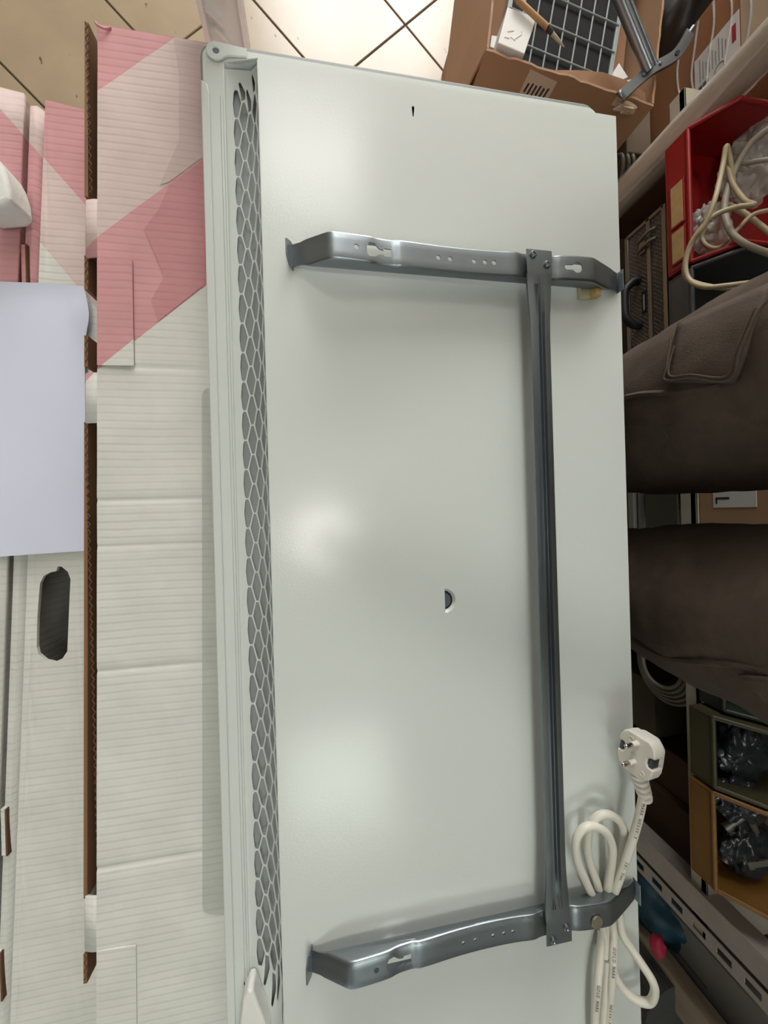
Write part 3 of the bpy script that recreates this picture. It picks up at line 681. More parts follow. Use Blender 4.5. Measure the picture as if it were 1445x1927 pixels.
# third carton at the left border and the rolled flap standing between the two
cc_ = thing('carton', 'pink and white carton cut by the left border of the picture', 'carton', (-.40, -.1, 0))
nc = nline(pz(-40, 160), pz(50, 262)); 
CC = carton('carton_print_c', wloc(cc_), WHT, PINK, PALE, ((L3[0], L3[1], P(160, 541, ZB).x * L3[0] + P(160, 541, ZB).y * L3[1]), (nc[0], nc[1], nc[2])))
def edge_c(y):
    p, q = pz(52, 182), pz(2, 1560); return p.x + (q.x - p.x) * (y - p.y) / (q.y - p.y)
yc0 = pz(25, 182).y
ZCt = ZB + .006
V = []; F = []
ys = [yc0 - k * .03 for k in range(int((yc0 + .72) / .03) + 1)]
for y in ys:
    for x in (-.20, -.12, -.06, -.03, 0): V.append(Vector((edge_c(y) + x, y + (.004 if x < -.01 else 0), ZCt + .0007 * noise.noise(Vector((x * 25, y * 14, 5))))))
F = [(j * 5 + i, j * 5 + i + 1, j * 5 + 6 + i, j * 5 + 5 + i) for j in range(len(ys) - 1) for i in range(4)]
obj('top_panel', (V, F), CC, cc_, solid=.004, smooth=60)
obj('side_panel', prism([(edge_c(yc0) - .2, yc0 - .001), (edge_c(yc0) - .002, yc0 - .001), (edge_c(ys[-1]) - .002, ys[-1]), (edge_c(ys[-1]) - .2, ys[-1])], (0, 0, 0), (1, 0, 0), (0, 1, 0), (0, 0, 1), ZCt - .005), CC, cc_)
# flap: sheet bent into a shallow roof in the gap
V = []; F = []
ys2 = [pz(66, 197).y - k * .03 for k in range(38)]
for y in ys2:
    e0_, e1_ = edge_c(y) + .0012, edge_b(y) - .0012; w_ = e1_ - e0_
    for t, dz in ((0, -.010), (.02, -.002), (.45, -.001), (.55, -.002), (.75, -.006), (1, -.014)): V.append(Vector((e0_ + w_ * t, y, ZB + dz)))
F = [(j * 6 + i, j * 6 + i + 1, j * 6 + 7 + i, j * 6 + 6 + i) for j in range(len(ys2) - 1) for i in range(5)]
obj('folded_flap', (V, F), CC, cc_, smooth=30, solid=.002)
for ya, yb in ((462, 560), (1515, 1602), (1780, 1870)):
    y_a, y_b = pz(50, ya).y, pz(50, yb).y; e = edge_c((y_a + y_b) / 2)
    obj('flap_notch', box(e + .001, e + .007, y_b, y_a, ZB - .004, ZB + .0012), CC, cc_)
    obj('raw_edge', box(e + .006, e + .0078, y_b, y_a, ZB - .004, ZB + .0028), M('kraft_dark', rgb(104, 74, 50), .9), cc_)
# ------------------------------------------------------------------ paper sheet
PAPER = M('paper', rgb(222, 226, 244), .75)
ZS = ZCt + .0022
def sheet():
    V, F = [], []
    nx, ny = 16, 30
    tl, tr, br, bl = P(-52, 529, ZS), P(160, 541, ZS), P(162, 1036, ZS), P(-52, 1051, ZS)
    for j in range(ny + 1):
        v = j / ny
        for i in range(nx + 1):
            u = i / nx
            p = (tl * (1 - u) + tr * u) * (1 - v) + (bl * (1 - u) + br * u) * v
            if i >= nx - 1 and j > 0:                         # soft bulge of the free upper corner over the neighbouring wall
                b = math.exp(-((v - .11) / .07) ** 2); p.x += .0065 * b * (1 if i == nx else .45); p.z += .004 * b
            p.z += .0012 + .0014 * noise.noise(Vector((u * 2.2, v * 3, 9))) + .002 * max(0, .03 - v) / .03
            V.append(p)
    for j in range(ny):
        for i in range(nx): a = j * (nx + 1) + i; F.append((a, a + 1, a + nx + 2, a + nx + 1))
    return V, F
tag(obj('paper_sheet', sheet(), PAPER, smooth=60, solid=.0002), 'blank bluish white paper sheet lying on the left cartons', 'paper')
# ------------------------------------------------------------------ polystyrene lump at the left border
def lump(c, s, seed, amp=.25, sub=2, cuts=()):
    bm = bmesh.new(); bmesh.ops.create_icosphere(bm, subdivisions=sub, radius=1)
    V = []
    for v in bm.verts:
        k = 1 + amp * noise.noise(v.co * 1.4 + Vector((seed, 0, 0))) + amp * .5 * noise.noise(v.co * 3.3 + Vector((0, seed, 0)))
        V.append(Vector((c[0] + v.co.x * s[0] * k, c[1] + v.co.y * s[1] * k, c[2] + v.co.z * s[2] * k)))
    F = [tuple(v.index for v in f.verts) for f in bm.faces]; bm.free()
    return V, F
FOAM = M('polystyrene', rgb(236, 234, 228), .8, bump=.5, bscale=160)
fz = ZCt
poly = [P(-40, 296, fz + .03), P(2, 303, fz + .03), P(14, 325, fz + .03), P(23, 352, fz + .03), P(27, 383, fz + .03), P(12, 392, fz + .03), P(-40, 396, fz + .03)]
fo = obj('foam_block', prism([(q.x, q.y) for q in poly], (0, 0, fz + .0015), (1, 0, 0), (0, 1, 0), (0, 0, 1), .034), FOAM, bevel=.004, bseg=3, smooth=40)
tag(fo, 'broken white polystyrene block on the pink carton at the left border', 'foam')
# ------------------------------------------------------------------ upright white plastic channel behind the big carton
pcx = thing('plastic_channel', 'white ribbed plastic channel standing upright behind the heater corner', 'channel', (-.085, .585, 0))
ch0, ch1 = PY(387, 80, .572), PY(467, 88, .572)
cx0, cx1 = ch0.x, ch1.x; zt = .965
obj('web', box(cx0, cx1, .590, .593, 0, zt), WHITE_PL, pcx)
for x, y in ((cx0, .572), (cx1 - .006, .578)): obj('side_wall', box(x, x + .006, y, .593, 0, zt), WHITE_PL, pcx, bevel=.001)
for z in (.735, .69, .80, .87, .93, .6, .5, .4, .3, .2, .1):
    obj('rib', prism([(cx0 + .005, z), (cx0 + .022, z - .012), (cx0 + .022, z - .009), (cx0 + .005, z + .004)], (0, .590, 0), (1, 0, 0), (0, 0, 1), (0, -1, 0), .006), WHITE_PL, pcx)
    obj('rib', prism([(cx0 + .012, z - .018), (cx0 + .030, z - .034), (cx0 + .030, z - .031), (cx0 + .012, z - .014)], (0, .590, 0), (1, 0, 0), (0, 0, 1), (0, -1, 0), .006), WHITE_PL, pcx)
#@@PART3
# ================================================================== SHELVING
XS = .75; ZS1 = HC - .66           # shelf front and shelf top
SHELF = M('shelf_enamel', rgb(176, 170, 152), .5, var=.1, vscale=12)
STEEL_P = M('post_enamel', rgb(168, 160, 152), .45, var=.12, vscale=16, bump=.1, bscale=50)
DARKWOOD = M('raw_wood', rgb(150, 134, 114), .7, var=.2, vscale=20, stretch=(12, 12, 1))
WRAP = M('film_wrapped_wood', rgb(186, 174, 160), .28, var=.18, vscale=16, bump=.6, bscale=18, coat=.5, stretch=(3, 3, .6))
shelf = thing('shelf_unit', 'metal shelving unit behind the standing person, slotted post in front', 'shelving', (1.0, 0, 0))
for z in (.10, ZS1, 1.02, 1.55):
    obj('shelf_board', join(box(XS, 1.26, -.90, .84, z - .012, z), box(XS, XS + .004, -.90, .84, z - .034, z), box(1.256, 1.26, -.90, .84, z - .034, z)), SHELF, shelf, bevel=.001)
# slotted post, lower right
pw = plate([(-.895, 0), (-.858, 0), (-.858, 1.95), (-.895, 1.95)], [[(-.884, z * .05 + .02), (-.870, z * .05 + .02), (-.870, z * .05 + .048), (-.884, z * .05 + .048)] for z in range(0, 38)], lambda y, z: Vector((XS - .004, y, z)))
po = obj('post', join(box(XS - .010, XS - .006, -.842, -.790, 0, 1.95), box(XS - .006, XS + .03, -.796, -.792, 0, 1.95)), STEEL_P, shelf, bevel=.001)
obj('slotted_flange', pw, STEEL_P, po, solid=.002)
obj('post_web', box(XS + .0, XS + .004, -.860, -.838, 0, 1.95), M('shadow_steel', rgb(60, 56, 52), .6), po)  # recessed web, shade of the gap painted into its darker steel
# film-wrapped timber post, upper right
wp = [Vector((XS + .002, .752, z * .1)) for z in range(0, 20)]
post2 = obj('wrapped_post', tube(wp, .034, 14, radii=[.034 + .002 * math.sin(k * 1.7) for k in range(20)]), WRAP, shelf, smooth=50)
FILM = film('stretch_film', (.95, .95, .95, 1), .16, .12)
obj('film_fold', tube(spline([(XS - .033, .760 + .006 * math.sin(k), .1 + k * .12) for k in range(14)], 4), .0035, 6), FILM, post2, smooth=60)
obj('film_fold', tube(spline([(XS - .024, .728 + .007 * math.sin(k * 1.3 + 1), .1 + k * .12) for k in range(14)], 4), .0028, 6), FILM, post2, smooth=60)
for y in (-.86, .80): obj('post', box(1.22, 1.26, y - .02, y + .02, 0, 1.95), STEEL_P, shelf, bevel=.001)
sh2 = thing('shelf_unit', 'neighbouring shelving unit with a bare wooden upright, lower right corner', 'shelving', (1.0, -1.3, 0))
obj('post', box(XS - .01, XS + .03, -1.115, -1.045, 0, 1.95), DARKWOOD, sh2, bevel=.003)
obj('post', box(XS - .005, XS + .02, -1.19, -1.16, 0, 1.95), DARKWOOD, sh2, bevel=.003)
for z in (.09, 1.02): obj('shelf_board', box(XS + .03, 1.26, -1.7, -1.0, z - .02, z), DARKWOOD, sh2, bevel=.002)
# ------------------------------------------------------------------ storage bins
def bin_(name, label, y0, y1, xf, z0, mat, depth=.34, lip=.046, h=.106, run=.042, group='open-front storage bins', t=.004, labels=True):
    b = thing(name, label, 'storage bin', ((xf + depth / 2), (y0 + y1) / 2, z0), group)
    prof = [(0, 0), (depth, 0), (depth, h), (run, h), (.004, lip), (0, lip)]
    for k, (ya, s) in enumerate(((y0, 1), (y1, -1))):
        obj('side_wall', prism(prof, (xf, ya, z0), (1, 0, 0), (0, 0, 1), (0, s, 0), t), mat, b, bevel=.001)
        rim = [Vector((xf + .002, ya + s * .002, z0 + lip)), Vector((xf + run, ya + s * .002, z0 + h)), Vector((xf + depth, ya + s * .002, z0 + h))]
        obj('rim', tube(rim, .0042, 8), mat, b, smooth=50)
    obj('base', box(xf, xf + depth, y0 + t, y1 - t, z0, z0 + t), mat, b)
    obj('back_wall', box(xf + depth - t, xf + depth, y0 + t, y1 - t, z0 + t, z0 + h), mat, b)
    obj('front_lip', box(xf, xf + t, y0 + t, y1 - t, z0 + t, z0 + lip), mat, b, bevel=.001)
    obj('rim', tube([(xf + .002, y0 + .002, z0 + lip), (xf + .002, y1 - .002, z0 + lip)], .0042, 8), mat, b, smooth=50)
    return b
RED = M('red_plastic', rgb(150, 22, 24), .38, var=.1, vscale=20)
GREYB = M('grey_plastic', rgb(74, 76, 78), .45, var=.1, vscale=16)
YEL = M('ochre_plastic', rgb(128, 90, 38), .5, var=.15, vscale=14)
OLV = M('olive_plastic', rgb(66, 62, 40), .5, var=.15, vscale=14)
DGRN = M('dark_green_plastic', rgb(44, 52, 40), .5)
XB = .70
r_t, r_b = PX(1250, 285, XB).y, PX(1250, 528, XB).y
ZBIN = ZS1
rb = bin_('storage_bin', 'dark red open-front storage bin full of grey cables', r_b, r_t, XB, ZBIN, RED)
for (ya, yb) in ((352, 428), (440, 497)):
    p, q = PX(1268, ya, XB - .002), PX(1268, yb, XB - .002)
    obj('label_holder', box(XB - .003, XB, q.y - .004, p.y + .004, ZBIN + .010, ZBIN + .040), RED, rb, bevel=.001)
    obj('label_card', box(XB - .0036, XB - .003, q.y, p.y, ZBIN + .013, ZBIN + .037), M('aged_card', rgb(196, 164, 108), .8, var=.15, vscale=40), rb)
g_t = r_b - .008
gb_ = bin_('storage_bin', 'dark grey open-front storage bin next to the red one, half behind the leg', g_t - .22, g_t, XB, ZBIN, GREYB)
yb_t = PX(1312, 1482, XB).y; yb_b = PX(1312, 1660, XB).y
bin_('storage_bin', 'ochre open-front storage bin of bagged fittings beside the slotted post', yb_b, yb_t, XB + .015, ZBIN, YEL)
ob_t = PX(1312, 1345, XB).y
bin_('storage_bin', 'olive open-front storage bin holding a shiny plastic bag', yb_t + .006, ob_t, XB + .02, ZBIN, OLV)
bin_('storage_bin', 'dark green storage bin between the olive bin and the trouser leg', ob_t + .006, ob_t + .15, XB + .045, ZBIN, DGRN)
# ------------------------------------------------------------------ cables in and out of the red bin
CAB = M('grey_cable', rgb(168, 160, 142), .5, var=.1, vscale=30); CAB2 = M('beige_cable', rgb(186, 170, 136), .5, var=.1, vscale=30)
def cable(px, r, mat, label):
    pts = spline([PX(x, y, X) for x, y, X in px], 7)
    return tag(obj('cable', tube(pts, r, 9), mat, smooth=60), label, 'cable', 'cables of the red bin')
cable([(1450, 240, .80), (1410, 272, .78), (1380, 325, .76), (1363, 385, .74), (1372, 430, .73), (1400, 458, .74), (1450, 478, .78)], .0055, CAB, 'thick grey cable arched over the middle of the red bin')
cable([(1380, 345, .76), (1371, 290, .745), (1366, 276, .735), (1360, 310, .73), (1345, 375, .70), (1325, 425, .69), (1303, 455, .685), (1290, 495, .68), (1296, 525, .68), (1325, 540, .68), (1380, 536, .70), (1440, 528, .74)], .0042, CAB2, 'beige cable looping up to a point and hanging over the red lip')
cable([(1366, 290, .75), (1376, 340, .75), (1400, 376, .745), (1418, 385, .74), (1385, 390, .725), (1345, 405, .70), (1315, 435, .688), (1295, 470, .682), (1288, 515, .682), (1310, 533, .69), (1370, 543, .72), (1440, 538, .75)], .0042, CAB2, 'second beige cable hanging over the red lip beside the first')
cable([(1450, 395, .80), (1415, 405, .775), (1385, 435, .75), (1355, 465, .735), (1330, 462, .73), (1322, 440, .735), (1350, 400, .76), (1360, 380, .79)], .0036, CAB2, 'thin beige cable curling low in the red bin')
cable([(1450, 300, .82), (1415, 305, .80), (1385, 315, .79), (1370, 345, .80), (1400, 350, .83)], .004, CAB, 'grey cable end near the top of the red bin')
cable([(1340, 430, .74), (1330, 410, .75), (1350, 385, .77), (1390, 395, .78), (1450, 440, .80)], .005, CAB2, 'beige cable lying flat across the bag in the red bin')
# ------------------------------------------------------------------ clear bags
BAG = film('clear_bag', (.75, .76, .70, 1), .42, .15)
BAGD = film('dark_bag', (.03, .034, .04, 1), .85, .22)
def crumple(c, s, seed, sub=5):
    bm = bmesh.new(); bmesh.ops.create_icosphere(bm, subdivisions=sub, radius=1); V = []
    for v in bm.verts:
        q = v.co + Vector((seed, seed * .7, 0)); k = 1 + .30 * noise.noise(q * 1.3)
        k -= .22 * (1 - abs(noise.noise(q * 2.3)) * 3) * .5; k += .12 * abs(noise.noise(q * 4.1)) + .02 * abs(noise.noise(q * 9))
        V.append(Vector((c[0] + v.co.x * s[0] * k, c[1] + v.co.y * s[1] * k, c[2] + v.co.z * s[2] * k)))
    F = [tuple(v.index for v in f.verts) for f in bm.faces]; bm.free()
    return V, F
def bag(px, X, s, seed, label, mat, cat='bag', group=None, amp=.5):
    c = PX(px[0], px[1], X)
    return tag(obj('plastic_bag', crumple(c, s, seed), mat, smooth=35), label, cat, group)
bag((1335, 432), .755, (.035, .045, .028), 3.1, 'clear plastic bag crumpled at the front of the red bin', BAG)
bag((1400, 330), .83, (.05, .055, .03), 5.7, 'clear plastic bag behind the grey cables in the red bin', BAG)
bag((1430, 260), .85, (.04, .04, .035), 8.2, 'pale bag of parts deepest in the red bin', BAG)
bag((1400, 1405), .80, (.05, .055, .03), 11.3, 'shiny dark plastic bag with bright creases in the olive bin', BAGD)
bag((1395, 1500), .79, (.05, .045, .03), 14.9, 'dark bag of fittings at the top of the ochre bin', BAGD)
bag((1405, 1590), .80, (.05, .055, .028), 17.4, 'dark bag of fittings low in the ochre bin', BAGD)
# loose pale parts in the ochre bin
for k, (x, y, X_, ln_, an) in enumerate(((1385, 1545, .77, .05, .7), (1420, 1560, .80, .06, 2.2), (1375, 1600, .765, .05, 1.2), (1425, 1625, .79, .04, .2))):
    p = PX(x, y, X_); d = Vector((math.cos(an), math.sin(an), .25)).normalized()
    tag(obj('pipe_fitting', tube([p - d * ln_ / 2, p - d * ln_ / 4, p - d * ln_ / 4, p + d * ln_ / 2], .006, 10, radii=[.008, .008, .006, .006]), M('dull_fitting', rgb(120, 120, 112), .35, .5), smooth=40),
        'dull pipe fitting in the ochre bin, ' + ('nearest the bin lip', 'between the two dark bags', 'lying lowest against the lower bag', 'deepest along the bin')[k], 'fitting', 'fittings in the ochre bin')
# ------------------------------------------------------------------ aluminium case under the shelf
CASE = M('ribbed_aluminium', rgb(128, 120, 114), .42, .55)
def diamond(m):
    nt = m.node_tree; N = nt.nodes; L = nt.links; b = N['Principled BSDF']
    tc = N.new('ShaderNodeTexCoord'); mp = N.new('ShaderNodeMapping'); mp.inputs['Rotation'].default_value = (math.radians(45), 0, 0)
    L.new(tc.outputs['Object'], mp.inputs[0])
    ck = N.new('ShaderNodeTexVoronoi'); ck.inputs['Scale'].default_value = 150; ck.inputs['Randomness'].default_value = 0; L.new(mp.outputs[0], ck.inputs['Vector'])
    bp = N.new('ShaderNodeBump'); bp.inputs['Strength'].default_value = .9; bp.inputs['Distance'].default_value = .004; L.new(ck.outputs['Distance'], bp.inputs['Height']); L.new(bp.outputs[0], b.inputs['Normal'])
    rp = N.new('ShaderNodeMapRange'); rp.inputs[1].default_value = .1; rp.inputs[2].default_value = .5; rp.inputs[3].default_value = 1.15; rp.inputs[4].default_value = .6; L.new(ck.outputs['Distance'], rp.inputs[0])
    mx = N.new('ShaderNodeMix'); mx.data_type = 'RGBA'; mx.blend_type = 'MULTIPLY'; mx.inputs[0].default_value = 1; mx.inputs[6].default_value = rgb(128, 120, 114)
    L.new(rp.outputs[0], mx.inputs[7]); L.new(mx.outputs[2], b.inputs['Base Color'])
diamond(CASE)
TRIM = M('aluminium_trim', rgb(150, 142, 134), .35, .8)
zc0, zc1 = HC - .815, HC - .712
y0c, y1c = .18, PX(1188, 440, XS).y
case = thing('aluminium_case', 'ribbed aluminium tool case lying under the shelf, black handle towards the heater', 'tool case', (.86, (y0c + y1c) / 2, zc0))
obj('case_body', box(.752, .97, y0c, y1c, zc0, zc0 + .060), CASE, case, bevel=.004)
obj('case_lid', box(.752, .97, y0c, y1c, zc0 + .063, zc1), CASE, case, bevel=.004)
for z in (zc0, zc0 + .0615, zc1 - .002): obj('edge_trim', box(.748, .756, y0c - .001, y1c + .001, z - .005, z + .005), TRIM, case, bevel=.001)
obj('edge_trim', box(.748, .756, y1c - .006, y1c + .002, zc0, zc1), TRIM, case, bevel=.001)
hy0, hy1 = PX(1200, 610, .74).y, PX(1200, 522, .74).y
hz = zc0 + .030
obj('handle', tube(spline([(.752, hy0, hz), (.738, hy0 + .004, hz - .004), (.722, hy0 + .022, hz - .008), (.720, (hy0 + hy1) / 2, hz - .009), (.722, hy1 - .022, hz - .008), (.738, hy1 - .004, hz - .004), (.752, hy1, hz)], 6), .0095, 12), BLACKM, case, smooth=60)
obj('name_plate', box(.7505, .7525, (hy0 + hy1) / 2 - .03, (hy0 + hy1) / 2 + .02, zc0 + .038, zc0 + .050), BLACKM, case)
obj('plate_print', box(.7500, .7506, (hy0 + hy1) / 2 - .024, (hy0 + hy1) / 2 + .012, zc0 + .042, zc0 + .046), M('pale_print', rgb(170, 168, 160), .6), case)
lc = PX(1218, 455, .75)
for dy in (-.012, .010): obj('latch', tube(spline([(.748, lc.y + dy, zc0 + .035), (.742, lc.y + dy, zc0 + .045), (.741, lc.y + dy + .004, zc0 + .07), (.748, lc.y + dy + .004, zc0 + .082)], 4), .0035, 8), TRIM, case, smooth=60)
obj('latch', box(.744, .750, lc.y - .020, lc.y + .018, zc0 + .040, zc0 + .056), TRIM, case, bevel=.001)
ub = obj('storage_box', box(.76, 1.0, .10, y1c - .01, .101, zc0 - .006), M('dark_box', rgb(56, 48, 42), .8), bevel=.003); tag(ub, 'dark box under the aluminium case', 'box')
# shelf-edge rail and white tool above the case
tr = thing('cable_trunking', 'pale plastic trunking piece lying above the aluminium case', 'trunking', (.76, .63, zc1))
q0, q1 = PX(1202, 405, .76), PX(1245, 360, .76)
obj('channel', box(.752, .80, y1c - .10, y1c + .03, zc1 + .004, zc1 + .022), M('pale_trunking', rgb(150, 136, 124), .5), tr, bevel=.002)
obj('slot', box(.7505, .7525, y1c - .03, y1c - .005, zc1 + .008, zc1 + .017), BLACKM, tr)
# ------------------------------------------------------------------ between the legs: carton on the shelf, slats below it
lb = thing('carton', 'brown carton with a white label seen between the legs', 'carton', (.90, -.03, ZS1))
obj('body', box(.756, 1.1, -.16, .12, ZS1 + .001, ZS1 + .15), KRAFT, lb, bevel=.002)
LABEL = M('label_paper', rgb(206, 202, 196), .6)
p0, p1 = PX(1318, 930, .7555), PX(1398, 944, .7555)
obj('label', box(.7550, .756, p1.y - .01, p0.y + .05, ZS1 + .03, ZS1 + .105), LABEL, lb)
obj('label_print', join(box(.7546, .755, p0.y + .022, p0.y + .026, ZS1 + .035, ZS1 + .09), box(.7546, .755, p0.y - .012, p0.y - .008, ZS1 + .035, ZS1 + .06), box(.7546, .755, p0.y - .020, p0.y - .008, ZS1 + .035, ZS1 + .038)), INK, lb)
bag((1295, 975), .79, (.02, .03, .02), 21.0, 'clear plastic bag hanging beside the brown carton between the legs', BAG)
for k, (y_, z_) in enumerate(((.0, 0), (.0, .026), (-.005, .052), (.004, .085))):
    zz = HC - .84 + z_
    tag(obj('batten', box(.755 + .004 * k, .80 + .004 * k, -.30, .16 + y_, zz, zz + .018), M('grey_batten', rgb(132, 130, 122), .6, var=.1), bevel=.002), ('lowest', 'second lowest', 'second highest', 'topmost')[k] + ' grey batten stacked under the shelf between the legs', 'batten', 'battens stacked under the shelf')
tag(obj('board', box(.748, .752, -.05, .10, HC - .78, HC - .70), M('dark_olive_board', rgb(70, 68, 54), .7)), 'dark olive board hanging at the shelf edge between the legs', 'board')
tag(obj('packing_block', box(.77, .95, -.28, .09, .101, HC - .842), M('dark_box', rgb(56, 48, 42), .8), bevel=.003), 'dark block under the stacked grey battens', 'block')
# ------------------------------------------------------------------ under the shelf, lower right
def shelf_box(label, px0, px1, X, z0, z1, mat, depth=.2, name='storage_box', cat='box'):
    ya, yb = PX(1240, px0, X).y, PX(1240, px1, X).y
    return tag(obj(name, box(X, X + depth, yb, ya, z0, z1), mat, bevel=.003), label, cat)
COIL = M('pale_cable', rgb(124, 120, 104), .5)
cc0 = PX(1222, 1258, .79)
for k in range(5):
    r_ = .050 + .0095 * k
    ring = [Vector((.79 + .004 * k + .012 * math.sin(t * math.pi / 8), cc0.y + .02 + r_ * math.cos(t * math.pi / 8), cc0.z + .035 + r_ * .8 * math.sin(t * math.pi / 8))) for t in range(16)]
    if k == 0: coil = thing('cable_coil', 'pale cable wound in a coil under the shelf beside the leg', 'cable', (.79, cc0.y, cc0.z - .06))
    obj('winding', tube(spline(ring, 3, True), .0045, 8, True), COIL, coil, smooth=60)
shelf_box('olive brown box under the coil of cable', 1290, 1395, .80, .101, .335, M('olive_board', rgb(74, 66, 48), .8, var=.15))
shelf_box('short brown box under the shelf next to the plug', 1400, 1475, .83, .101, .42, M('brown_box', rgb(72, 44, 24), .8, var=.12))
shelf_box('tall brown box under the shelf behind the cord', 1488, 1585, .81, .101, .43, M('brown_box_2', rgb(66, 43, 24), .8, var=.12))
TEAL = M('teal_bag', rgb(14, 58, 74), .6, var=.5, vscale=18, bump=.6, bscale=22)
tb_ = thing('rubbish_bag', 'teal plastic bag slumped below the slotted post', 'bag', (.80, PX(1240, 1690, .80).y, .101))
tc_ = PX(1232, 1690, .80)
obj('bag_body', lump((.83, tc_.y, .27), (.075, .085, .16), 31, .35, 4), TEAL, tb_, smooth=60)
pk = PX(1236, 1781, .722)
tag(obj('cloth', lump((.726, pk.y, pk.z), (.016, .022, .014), 41, .4, 3), M('crimson_cloth', rgb(158, 30, 56), .7), smooth=60), 'crimson scrap of cloth on the teal bag', 'cloth')
gx = thing('carton', 'grey-white panelled box low at the right border', 'carton', (.95, -1.1, .101))
obj('body', box(.80, 1.15, -1.30, -.965, .101, ZS1 + .10), M('grey_board', rgb(120, 118, 114), .8, var=.1, vscale=10), gx, bevel=.003)
obj('seam', box(.7985, .80, -1.052, -1.048, .11, ZS1 - .05), M('seam_tape', rgb(86, 84, 80), .8), gx)
obj('label', box(.7985, .7995, -1.16, -1.07, .30, .40), M('grey_label', rgb(150, 148, 142), .8), gx)
MATF = M('grey_mat', rgb(64, 64, 62), .9, var=.3, vscale=40, stretch=(4, 40, 4))
mt = thing('floor_mat', 'rolled dark grey ribbed mat beside the heater cord', 'mat', (.62, -1.05, .0))
mc = P(1222, 1895, .42)
obj('roll', tube([(mc.x + .06, mc.y - .04, .0), (mc.x + .06, mc.y - .04, .43)], .085, 24), MATF, mt, smooth=40)
for k in range(24):
    a_ = k * math.pi / 12
    obj('rib', rod((mc.x + .06 + .0855 * math.cos(a_), mc.y - .04 + .0855 * math.sin(a_), .0), (mc.x + .06 + .0855 * math.cos(a_), mc.y - .04 + .0855 * math.sin(a_), .43), .003, 6), MATF, mt)
# ================================================================== OPEN CARTON AT THE TOP
ZR = HC - .72
f0, f1 = P(915, 95, ZR), P(1230, 200, ZR)
e1 = (f1 - f0).normalized(); e2 = Vector((-e1.y, e1.x, 0)); W_ = (f1 - f0).length; D_ = .46; EZ = Vector((0, 0, 1))
oc = thing('carton', 'open brown carton of scrap parts with a torn rim above the heater', 'carton', tuple(Vector((f0.x, f0.y, 0)) + e1 * W_ / 2 + e2 * D_ / 2))
def torn(n, amp, seed, z):
    return [(i / n, z + amp * noise.noise(Vector((i * 1.7, seed, 0))) + amp * .6 * noise.noise(Vector((i * .5, seed, 4)))) for i in range(n + 1)]
def wallp(o, d, L_, nrm, seed, amp=.007, h=ZR, t=.005):
    pr = [(0, 0), (L_, 0)] + [(L_ * a, b) for a, b in torn(24, amp, seed, h)[::-1]]
    return obj('side_panel', prism(pr, o, d, EZ, nrm, t), KRAFT, oc)
b0 = Vector((f0.x, f0.y, 0))
wallp(b0, e1, W_, e2, 1); wallp(b0 + e2 * .006, e2, D_, e1, 2, .003); wallp(b0 + e1 * W_ + e2 * .006, e2, D_, -e1, 3, .003); wallp(b0 + e2 * D_, e1, W_, -e2, 4, .003)
obj('base', prism([(0, 0), (W_, 0), (W_, D_), (0, D_)], b0 + EZ * .002, e1, e2, EZ, .005), KRAFT_D, oc)
# left flap folded down outside, front inner flap bent inwards
pl_ = [(0, 0), (D_ * .9, 0), (D_ * .9, -.20), (.0, -.22)]
fn_ = (e1 * -.25 + EZ * -.97).normalized()
obj('outer_flap', ([b0 + EZ * (ZR - .004) + e2 * .01, b0 + EZ * (ZR - .004) + e2 * D_ * .95, b0 + EZ * (ZR - .20) + e2 * D_ * .95 - e1 * .035, b0 + EZ * (ZR - .22) + e2 * .0 - e1 * .035], [(0, 1, 2, 3)]), KRAFT, oc, solid=.004)
fa = [(.06, .010), (.22, .016), (.40, .024), (.55, .046), (.70, .062), (.85, .064), (.985, .052)]
V = [b0 + EZ * (ZR - .004 - .01 * u) + e1 * W_ * u + e2 * .006 for u, v in fa] + [b0 + EZ * (ZR - .010 - .012 * u + .003 * noise.noise(Vector((u * 9, 0, 0)))) + e1 * W_ * u + e2 * v for u, v in fa]
obj('inner_flap', (V, [(i, i + 1, 8 + i, 7 + i) for i in range(6)]), KRAFT_D, oc, solid=.004)
TAPE = M('printed_tape', rgb(206, 184, 160), .35)
tp = obj('tape', prism([(.10, -.075), (.165, -.085), (.165, -.012), (.10, -.006)], b0 + EZ * ZR, e1, EZ, -e2, .0008), TAPE, oc)
for k in range(6):
    obj('tape_print', prism([(.106 + .009 * k, -.045 - .004 * (k % 3)), (.110 + .009 * k, -.048), (.112 + .009 * k, -.030 + .004 * (k % 2)), (.108 + .009 * k, -.028)], b0 + EZ * ZR - e2 * .0009, e1, EZ, -e2, .0003), INK, tp)
obj('tape', prism([(.300, -.020), (.345, -.024), (.345, -.006), (.300, -.003)], b0 + EZ * ZR, e1, EZ, -e2, .0008), TAPE, oc)
obj('crumpled_tape', lump(b0 + EZ * (ZR - .012) + e1 * .33 - e2 * .008, (.022, .006, .010), 51, .9, 3), TAPE, oc)
